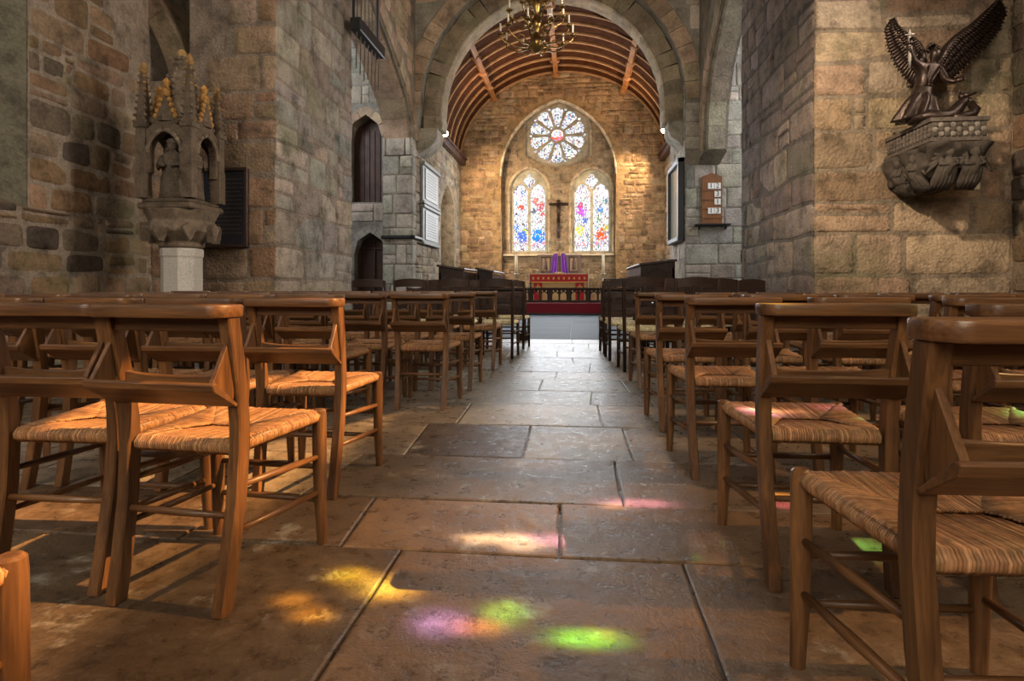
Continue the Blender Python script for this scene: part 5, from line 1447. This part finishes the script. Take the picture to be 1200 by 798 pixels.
# ---- desk fronts at the head of the nave aisle (dark, arcaded)
def arcade_panel(x0,x1,z0,z1,y,n,th=.05):
    mb=MB(); hs=[]; w=(x1-x0)/n
    for i in range(n):
        c=x0+w*(i+.5); hw=w*.36; zs=z0+(z1-z0)*.58
        hs.append([(c-hw,z0+.06)]+arch(c,zs,hw,hw*1.15,6)+[(c+hw,z0+.06)])
        
    sp=[]
    for i in range(n-1):
        c=x0+w*(i+1); zq=z0+(z1-z0)*.80; sp.append([(c-.03,zq),(c,zq-.05),(c+.03,zq),(c,zq+.05)])
    mb.plate([(x0,z0),(x1,z0),(x1,z1),(x0,z1)],hs+sp,(0,0,0),EX,UP,(0,1,0),y-th/2,y+th/2); return mb
for side,pa,pb,lab in ((-1,556,617,'dark oak arcaded desk front at the left of the aisle, with moulded post foot'),(1,704,748,'dark oak arcaded desk front at the right of the aisle, with moulded post foot')):
    Yd=9.75; a,b=atY(pa,350,Yd).x,atY(pb,350,Yd).x
    t=thing('desk_front',lab,'desk',((a+b)/2,Yd,0)); W=b-a; top=atY(610,337,Yd).z
    for sx in (-1,1):
        mb=MB(); x=sx*(W/2-.04); mb.box((x,0,.06),(.14,.2,.12)); mb.lathe([(.06,.12),(.04,.17),(.035,.3),(.045,.36)],(x,0,0),8); mb.box((x,0,.36+(top-.38)/2),(.075,.09,top-.38)); mb.build('post',M['dark_z'],t,bevel=.008)
    bx('top_rail',(0,0,top-.02),(W+.04,.16,.045),M['dark_x'],t)
    arcade_panel(-W/2+.05,W/2-.05,.40,top-.05,0,3).build('arcaded_panel',M['dark_x'],t)
    bx('backing',(0,.05,.62),(W-.1,.02,top-.45),M['dark_x'],t,0)
    bx('bottom_rail',(0,0,.38),(W-.06,.1,.05),M['dark_x'],t)
# ---- choir stalls
def stall(px0,px1,Yn,pxfar,Yf,py,lab,side):
    """end panel px0..px1 at Yn, running back to Yf, arcaded front towards the aisle"""
    a,b=atY(px0,py,Yn).x,atY(px1,py,Yn).x; H=atY(px0,py,Yn).z; W=b-a; D=Yf-Yn
    t=thing('choir_stall',lab,'choir stall',((a+b)/2,Yn,0))
    mb=MB(); mb.prism([(-W/2,0),(W/2,0),(W/2,H-.10),(W/2-.02,H-.04),(-W/2,H-.0)] if side<0 else [(-W/2,0),(W/2,0),(W/2,H),(-W/2+.02,H-.04),(-W/2,H-.10)],(0,0,0),EX,UP,EY,0,.07)
    mb.prism([(-W*.36,.2),(W*.36,.2),(W*.36,H-.28),(0,H-.16),(-W*.36,H-.28)],(0,0,0),EX,UP,EY,-.02,0); mb.build('end_panel',M['dark_z'],t,bevel=.01)
    mb=MB(); fx_=-side*(W/2-.03); n=8
    hs=[]; w=(D-.2)/n
    for i in range(n):
        c=.1+w*(i+.5); hs.append([(c-w*.3,.72)]+arch(c,H-.42,w*.3,w*.36,5)+[(c+w*.3,.72)])
    mb.plate([(.05,0),(D,0),(D,H-.12),(.05,H-.12)],hs,(fx_,0,0),EY,UP,EX,-.025,.025); mb.build('arcaded_front',M['dark_y'],t)
    for i in range(n+1): MB().tube([(fx_-side*.0,.1+w*i,.7),(fx_-side*.03,.1+w*i,H-.3)],.022,7).build('baluster',M['oak_z'],t,smooth=True)
    mb=MB(); mb.prism([(-W/2-.04,H-.01),(W/2+.04,H-.10),(W/2+.04,H-.05),(-W/2-.04,H+.04)] if side<0 else [(-W/2-.04,H-.10),(W/2+.04,H-.01),(W/2+.04,H+.04),(-W/2-.04,H-.05)],(0,0,0),EX,UP,EY,-.05,D); mb.build('desk_top',M['dark_y'],t,bevel=.01)
    mb=MB(); bxp=side*(W/2-.03); mb.box((bxp,D/2,H*.45),(.05,D,H*.9)); mb.build('back_panel',M['dark_y'],t)
stall(514,543,13.4,570,15.3,312,'dark choir stall at left, end panel beside the left chancel pier',-1)
stall(559,577,14.6,598,16.8,315,'lower dark choir stall at left, further in and nearer the aisle',-1)
stall(751,791,13.2,720,16.6,306,'long dark choir stall at right with pale balusters along its front',1)
hp=atY(763,302,14.0)
t=thing('hymn_book','brown book lying on the long right choir stall','book',(hp.x+.35,14.2,atY(770,306,13.2).z+.045))
bx('cover',(0,0,.03),(.3,.22,.012),M['door'],t,.002); bx('pages',(0,0,.015),(.28,.2,.02),M['white'],t,0); bx('cover',(0,0,.004),(.3,.22,.008),M['door'],t,.001)
# long dark pew backs either side
for lab,p0,p1,Y,py in (('low dark pew back running along the left behind the chairs',476,560,10.6,334),('dark wavy-topped pew back in front of the right chancel pier',768,897,10.2,327)):
    a,b=atY(p0,py,Y).x,atY(p1,py,Y).x; H=atY(p0,py,Y).z; W=b-a
    t=thing('pew',lab,'pew',((a+b)/2,Y,0)); n=36
    top=[(W/2-W*i/n,H-.03+.03*math.sin(PI*4*i/n)) for i in range(n+1)]
    mb=MB(); mb.prism([(-W/2,.0),(W/2,.0)]+top,(0,0,0),EX,UP,EY,0,.05); mb.build('backrest',M['dark_x'],t)
    bx('seat',(0,.27,.43),(W,.44,.045),M['dark_x'],t)
    for sx in (-1,1): bx('end_panel',(sx*(W/2-.02),.24,.3),(.05,.5,.6),M['dark_z'],t)
# ---- sanctuary step
Ys=atY(660,369,1).y and fl(660,369).y
rz0,rz1=0,atY(660,356,Ys).z
mb=MB(); mb.box((-.6,(Ys+23.5)/2,rz1/2),(8.0-.4,23.5-Ys,rz1-.02)); struct(mb.build('floor_sanctuary',M['plaster']))
t=thing('step_carpet','deep red carpet covering the sanctuary step below the altar rail','carpet',(-.6,Ys,0))
mb=MB(); mb.prism([(0,.05),(-.03,.05),(-.03,rz1+.012),(1.2,rz1+.012),(1.2,rz1-.008),(0,rz1-.008)],(-3.2,0,0),EY,UP,EX,0,6.4); mb.build('pile',M['carpet'],t)
bx('nosing',(0,-.035,.03),(6.4,.05,.055),M['black'],t,.01)
# ---- altar rail
Yr=Ys+.55; a,b=atY(600,350,Yr).x,atY(712,350,Yr).x; zt=atY(650,337,Yr).z; zb=rz1+.012
t=thing('altar_rail','carved dark oak altar rail with trefoil openings before the altar','railing',((a+b)/2,Yr,zb)); W=b-a; H=zt-zb
bx('top_rail',(0,0,H-.03),(W,.2,.06),M['dark_x'],t); bx('bottom_rail',(0,0,.04),(W,.1,.06),M['dark_x'],t)
n=5; w=W/n
for i in range(n+1): bx('post',(-W/2+w*i*.998+.002,0,H/2-.02),(.11,.13,H-.06),M['dark_z'],t)
for i in range(n):
    x0=-W/2+w*i+.05; x1=x0+w-.1; mb=MB(); hs=[]
    for k in range(2):
        c=x0+(x1-x0)*(k+.5)/2; hw=(x1-x0)*.19; zs=H*.48
        hs.append([(c-hw,.09)]+arch(c,zs,hw,hw*1.1,6)+[(c+hw,.09)])
    for k in range(4):
        c=x0+(x1-x0)*(k+.5)/4; hs.append([(c-.025,H*.76),(c,H*.70),(c+.025,H*.76),(c,H*.86)])
    mb.plate([(x0,.06),(x1,.06),(x1,H-.05),(x0,H-.05)],hs,(0,0,0),EX,UP,EY,-.02,.02); mb.build('tracery_panel',M['dark_x'],t)
# ---- altar
Ya=21.4; a,b=atY(621,322,Ya).x,atY(689,322,Ya).x; zt=atY(655,320.5,Ya).z; zf=rz1
W=b-a; xa=(a+b)/2; H=zt-zf
t=thing('altar','altar with red embroidered frontlet and cream damask front','altar',(xa,Ya,zf-.0))
bx('body',(0,.5,H/2),(W-.1,.9,H-.02),M['damask'],t)
bx('altar_top',(0,.5,H-.02),(W,1.04,.04),M['damask'],t)
f=bx('frontlet',(0,.0,H-.17),(W-.02,.06,.28),M['red'],t,.004)
mb=MB()
for k in range(11):
    x=-W/2+.12+(W-.24)*k/10
    mb.prism([(x+.05*math.cos(2*PI*i/8)*(1 if i%2 else .45),H-.17+.07*math.sin(2*PI*i/8)*(1 if i%2 else .45)) for i in range(8)],(0,0,0),EX,UP,EY,-.04,-.03)
mb.box((0,-.035,H-.31),(W-.02,.012,.03)); mb.build('embroidery',M['gold'],f)
for x in (-W*.36,W*.36):
    p=bx('red_panel',(x,.02,(H-.32)/2+.02),(.30,.05,H-.36),M['red'],t,.003)
    mb=MB(); mb.box((x,-.01,H*.45),(.04,.02,.34)); mb.box((x,-.01,H*.52),(.18,.02,.04)); mb.build('gold_cross',M['gold'],p)
t=thing('altar_cloth','white linen cloth on the altar hanging at both ends','cloth',(xa,Ya,zf))
mb=MB(); h=.012; mb.prism([(-W/2-.03,H-.75),(-W/2-.03,H+.012),(W/2+.03,H+.012),(W/2+.03,H-.75),(W/2+.012,H-.75),(W/2+.012,H+.002),(-W/2-.012,H+.002),(-W/2-.012,H-.75)],(0,0,0),EX,UP,EY,-.03,1.03); mb.build('linen',M['cloth'],t,bevel=.004)
# ---- reredos and veiled cross
Yq=22.66; a,b=atY(631,320,Yq).x,atY(681,320,Yq).x; z0=zt+.0; z1=atY(655,298.5,Yq).z; W=b-a; xq=(a+b)/2
t=thing('reredos','grey-brown panelled reredos with two pale carved panels behind the altar','altarpiece',(xq,Yq,zf)); Hq=z1-zf; hz=zt-zf
bx('back_board',(0,.06,Hq/2),(W,.1,Hq),plain('reredos_oak',(.17,.12,.095),.55),t)
mb=MB()
for x in (-W/2+.07,-W*.17,W*.17,W/2-.07): mb.box((x,-.02,(hz+Hq)/2),(.12,.09,Hq-hz))
mb.box((0,-.02,Hq-.04),(W+.06,.12,.08)); mb.build('frame',bpy.data.materials['reredos_oak'],t,bevel=.01)
for x in (-W*.335,W*.335):
    p=bx('carved_panel',(x,0,(hz+Hq)/2),(W*.2,.04,(Hq-hz)*.66),plain('pale_relief',(.50,.34,.21),.6) if x<0 else bpy.data.materials['pale_relief'],t)
    mb=MB(); zc=(hz+Hq)/2; mb.lathe([(.08,zc-.2),(.06,zc),(.07,zc+.1),(.03,zc+.14)],(x,-.03,0),8,sy=.4); mb.ball((x,-.03,zc+.19),.045,8,6); mb.build('relief_figure',bpy.data.materials['reredos_oak'],p,smooth=True)
t=thing('veiled_cross','altar cross draped in a purple Lenten veil','veiled cross',(xq,Yq-.32,zt+.0125)); Hv=atY(655,293,Yq-.3).z-zt
mb=MB(); mb.box((0,0,.03),(.34,.2,.06)); mb.tube([(0,0,.05),(0,0,Hv)],.025,8); mb.box((0,0,Hv*.78),(.5,.04,.05)); mb.build('cross',M['brass'],t)
for sx in (-1,1):
    mb=MB(); vs=[];fs=[]; nc,nr=15,9
    for j in range(nr):
        f=j/(nr-1); z=Hv*.82*(1-f)+.015
        for i in range(nc):
            u=i/(nc-1); x=sx*(.05+.17*u+f*(.03+.09*u)); y=-.05-.035*math.sin(u*PI*4.5)*(.4+.6*f)-.03*f; vs.append((x,y,z))
    for j in range(nr-1):
        for i in range(nc-1): q=j*nc+i; fs.append((q,q+1,q+nc+1,q+nc))
    b_=len(vs); vs+=[(x,y+.03,z) for x,y,z in vs]; fs+=[tuple(b_+k for k in f[::-1]) for f in fs]
    mb.add(vs,fs); mb.build('veil',M['purple'],t,smooth=True)
# ---- candles on stands
for px,lab in ((605,'tall cream candle on a metal stand left of the altar'),(707,'tall cream candle on a metal stand right of the altar')):
    c=atY(px,320,21.2); t=thing('standing_candle',lab,'candlestick',(c.x,21.2,zf-.01)); hs=c.z-zf; ht=atY(px,298,21.2).z-zf
    mb=MB(); mb.lathe([(.22,0),(.2,.04),(.06,.08),(.035,.2),(.05,.3),(.03,.36),(.03,hs*.6),(.06,hs*.65),(.03,hs*.7),(.04,hs*.88),(.10,hs*.95),(.11,hs),(.04,hs)],n=14); mb.build('stand',M['silver'],t,smooth=True)
    mb=MB(); mb.lathe([(.048,hs),(.046,ht),(.01,ht+.01)],n=12); mb.build('candle',M['candle'],t,smooth=True)
    mb=MB(); mb.tube([(0,0,ht),(0,0,ht+.04)],.006,6); mb.build('wick',M['ink'],t)
# ---- crucifix on the east wall between the lancets
c=atY(654.5,279,YI-.1); tz=atY(654.5,234,YI-.1).z-c.z; 
t=thing('crucifix','dark wooden crucifix hung between the two lancet windows','crucifix',(c.x,YI-.035,c.z))
w=atY(666,239,YI).x-atY(643.5,239,YI).x; za=atY(654,239,YI-.1).z-c.z
mb=MB(); mb.box((0,0,tz/2),(.12,.06,tz)); mb.box((0,0,za),(w,.06,.11)); mb.build('cross',M['dark_z'],t,bevel=.01)
mb=MB()
mb.tube([(0,-.06,za-.62),(0,-.07,za-.3),(0,-.07,za-.05)],[.04,.07,.09],8); mb.ball((0.02,-.09,za+.06),.065,8,6)
for sx in (-1,1): mb.tube([(sx*.08,-.07,za-.06),(sx*w*.25,-.06,za+.0),(sx*w*.44,-.05,za+.03)],[.035,.028,.02],7); mb.tube([(sx*.03,-.06,za-.6),(sx*.035,-.08,za-.85),(0,-.05,za-1.1)],[.04,.032,.02],7)
mb.build('figure',M['bronze'],t,smooth=True)
# credence table right of the rail
c=atY(707,326,20.3); c2=atY(723,326,20.3); W=c2.x-c.x; H=c.z-rz1
t=thing('credence_table','small side table with a white cloth top right of the altar','table',((c.x+c2.x)/2,20.3,rz1))
bx('table_top',(0,0,H-.03),(W,.45,.03),M['dark_x'],t)
for sx in (-1,1):
    for sy in (-1,1): bx('leg',(sx*(W/2-.04),sy*.17,(H-.045)/2),(.05,.05,H-.045),M['dark_z'],t,.006)
t=thing('table_cloth','white cloth spread over the small side table right of the altar','cloth',((c.x+c2.x)/2,20.3,rz1))
mb=MB(); w=W/2+.012; mb.prism([(-w,H-.2),(-w,H-.003),(w,H-.003),(w,H-.2),(w-.008,H-.2),(w-.008,H-.013),(-w+.008,H-.013),(-w+.008,H-.2)],(0,0,0),EX,UP,EY,-.235,.235); mb.build('linen',M['cloth'],t)
# ============================================================ LIGHT
def area(name,loc,target,sx,sy,energy,col,spread=PI):
    l=bpy.data.lights.new(name,'AREA'); l.shape='RECTANGLE'; l.size=sx; l.size_y=sy; l.energy=energy; l.color=col; l.spread=spread
    o=bpy.data.objects.new(name,l); C.objects.link(o); o.location=loc
    d=(Vector(target)-Vector(loc)).normalized(); o.rotation_euler=d.to_track_quat('-Z','Y').to_euler(); return o
def spot(name,loc,target,energy,col,ang,blend=.8,r=.1):
    l=bpy.data.lights.new(name,'SPOT'); l.energy=energy; l.color=col; l.spot_size=math.radians(ang); l.spot_blend=blend; l.shadow_soft_size=r
    o=bpy.data.objects.new(name,l); C.objects.link(o); o.location=loc
    d=(Vector(target)-Vector(loc)).normalized(); o.rotation_euler=d.to_track_quat('-Z','Y').to_euler(); return o
sl=bpy.data.lights.new('sun','SUN'); sl.energy=34; sl.angle=math.radians(.32); sl.color=(1,.93,.82)
so=bpy.data.objects.new('sun',sl); C.objects.link(so); so.rotation_euler=LD.to_track_quat('-Z','Y').to_euler(); so.location=(20,0,20)
area('south_window_daylight',(XE-.1,2.6,4.4),(0,2.6,1.0),4.4,4.8,90,(1,.80,.58))
area('north_wall_fill',(XE-.15,6.6,4.8),(XW,7.4,2.6),2.2,3.6,210,(1,.86,.70),math.radians(100))  # fill added to lift the north wall; no second window is built
area('west_window_daylight',(-1,-6.8,5.0),(0,9,2.2),6,6,900,(1,.86,.68))
area('north_window_daylight',(-6.4,2.0,4.2),(2,4.5,1.5),4,4,60,(.78,.88,1))
area('south_transept_daylight',(7.6,13.4,6.5),(-4.6,14.5,2.0),4,5,480,(.93,.95,1))
area('north_transept_daylight',(-8.6,12.6,6.8),(3,15.5,2.5),4,5,300,(.93,.95,1))
area('east_window_daylight',(-.7,YI-.35,4.2),(-.6,8,.4),3.6,3.4,300,(.88,.94,1))
for o in [x for x in C.objects if x.name.startswith('spotlight')]:
    p=o.location; 
    spot('chancel_lamp',(p.x*.97,p.y+.25,p.z-.1),((cxE+(-1.9 if p.x<0 else 1.9)),YE,4.2),750,(1,.66,.36),75,.9,.08)
    spot('roof_lamp',(p.x*.93,p.y+.3,p.z+.1),(cxE,21.5,9),300,(1,.56,.26),110,1,.08)
area('chancel_south_fill',(3.1,20.5,3.6),(-1.5,23.6,3.5),1.5,2.5,85,(1,.88,.74))  # fill added to brighten the east wall; no window on this side
area('chancel_north_fill',(-4.2,20.5,3.6),(.5,23.6,3.5),1.5,2.5,85,(1,.85,.68))  # matching fill added for the east wall, near the lancet
spot('arch_fill',(1.5,8.5,5.5),(-1.2,16.8,7.6),900,(1,.80,.58),75,1,.2)  # added spot without a fixture, lifts the stone round the chancel arch
spot('right_pillar_fill',(-2.5,1.2,6.5),(4.1,9.1,2.8),3600,(1,.80,.56),26,.9,.2)  # added spot imitating a window beam on the right pillar
spot('canopy_lamp',(-5.6,9.0-.4,6.6),(ct.x,ct.y,3.2),240,(1,.58,.24),22,.8,.05)
w=bpy.data.worlds.new('world'); bpy.context.scene.world=w; w.use_nodes=True
bg=w.node_tree.nodes['Background']; bg.inputs[0].default_value=(.75,.86,1,1); bg.inputs[1].default_value=.8
# ============================================================ CAMERA
cam=bpy.data.cameras.new('camera'); cam.sensor_width=36; cam.lens=36*FOC/1200; cam.shift_y=-(399-HOR)/1200; cam.clip_start=.02
co=bpy.data.objects.new('camera',cam); C.objects.link(co); co.location=(0,0,CAMZ); co.rotation_euler=(PI/2,0,YAW)
sc=bpy.context.scene; sc.camera=co
vs_=sc.view_settings; sc.display_settings.display_device='sRGB'
vs_.view_transform='Standard'; vs_.look='None'; vs_.gamma=1; vs_.exposure=.42; vs_.use_curve_mapping=False
sc.cycles.use_denoising=True; sc.cycles.max_bounces=8; sc.cycles.diffuse_bounces=4; sc.cycles.transparent_max_bounces=12; sc.cycles.sample_clamp_indirect=6
sc.cycles.caustics_reflective=False; sc.cycles.caustics_refractive=False
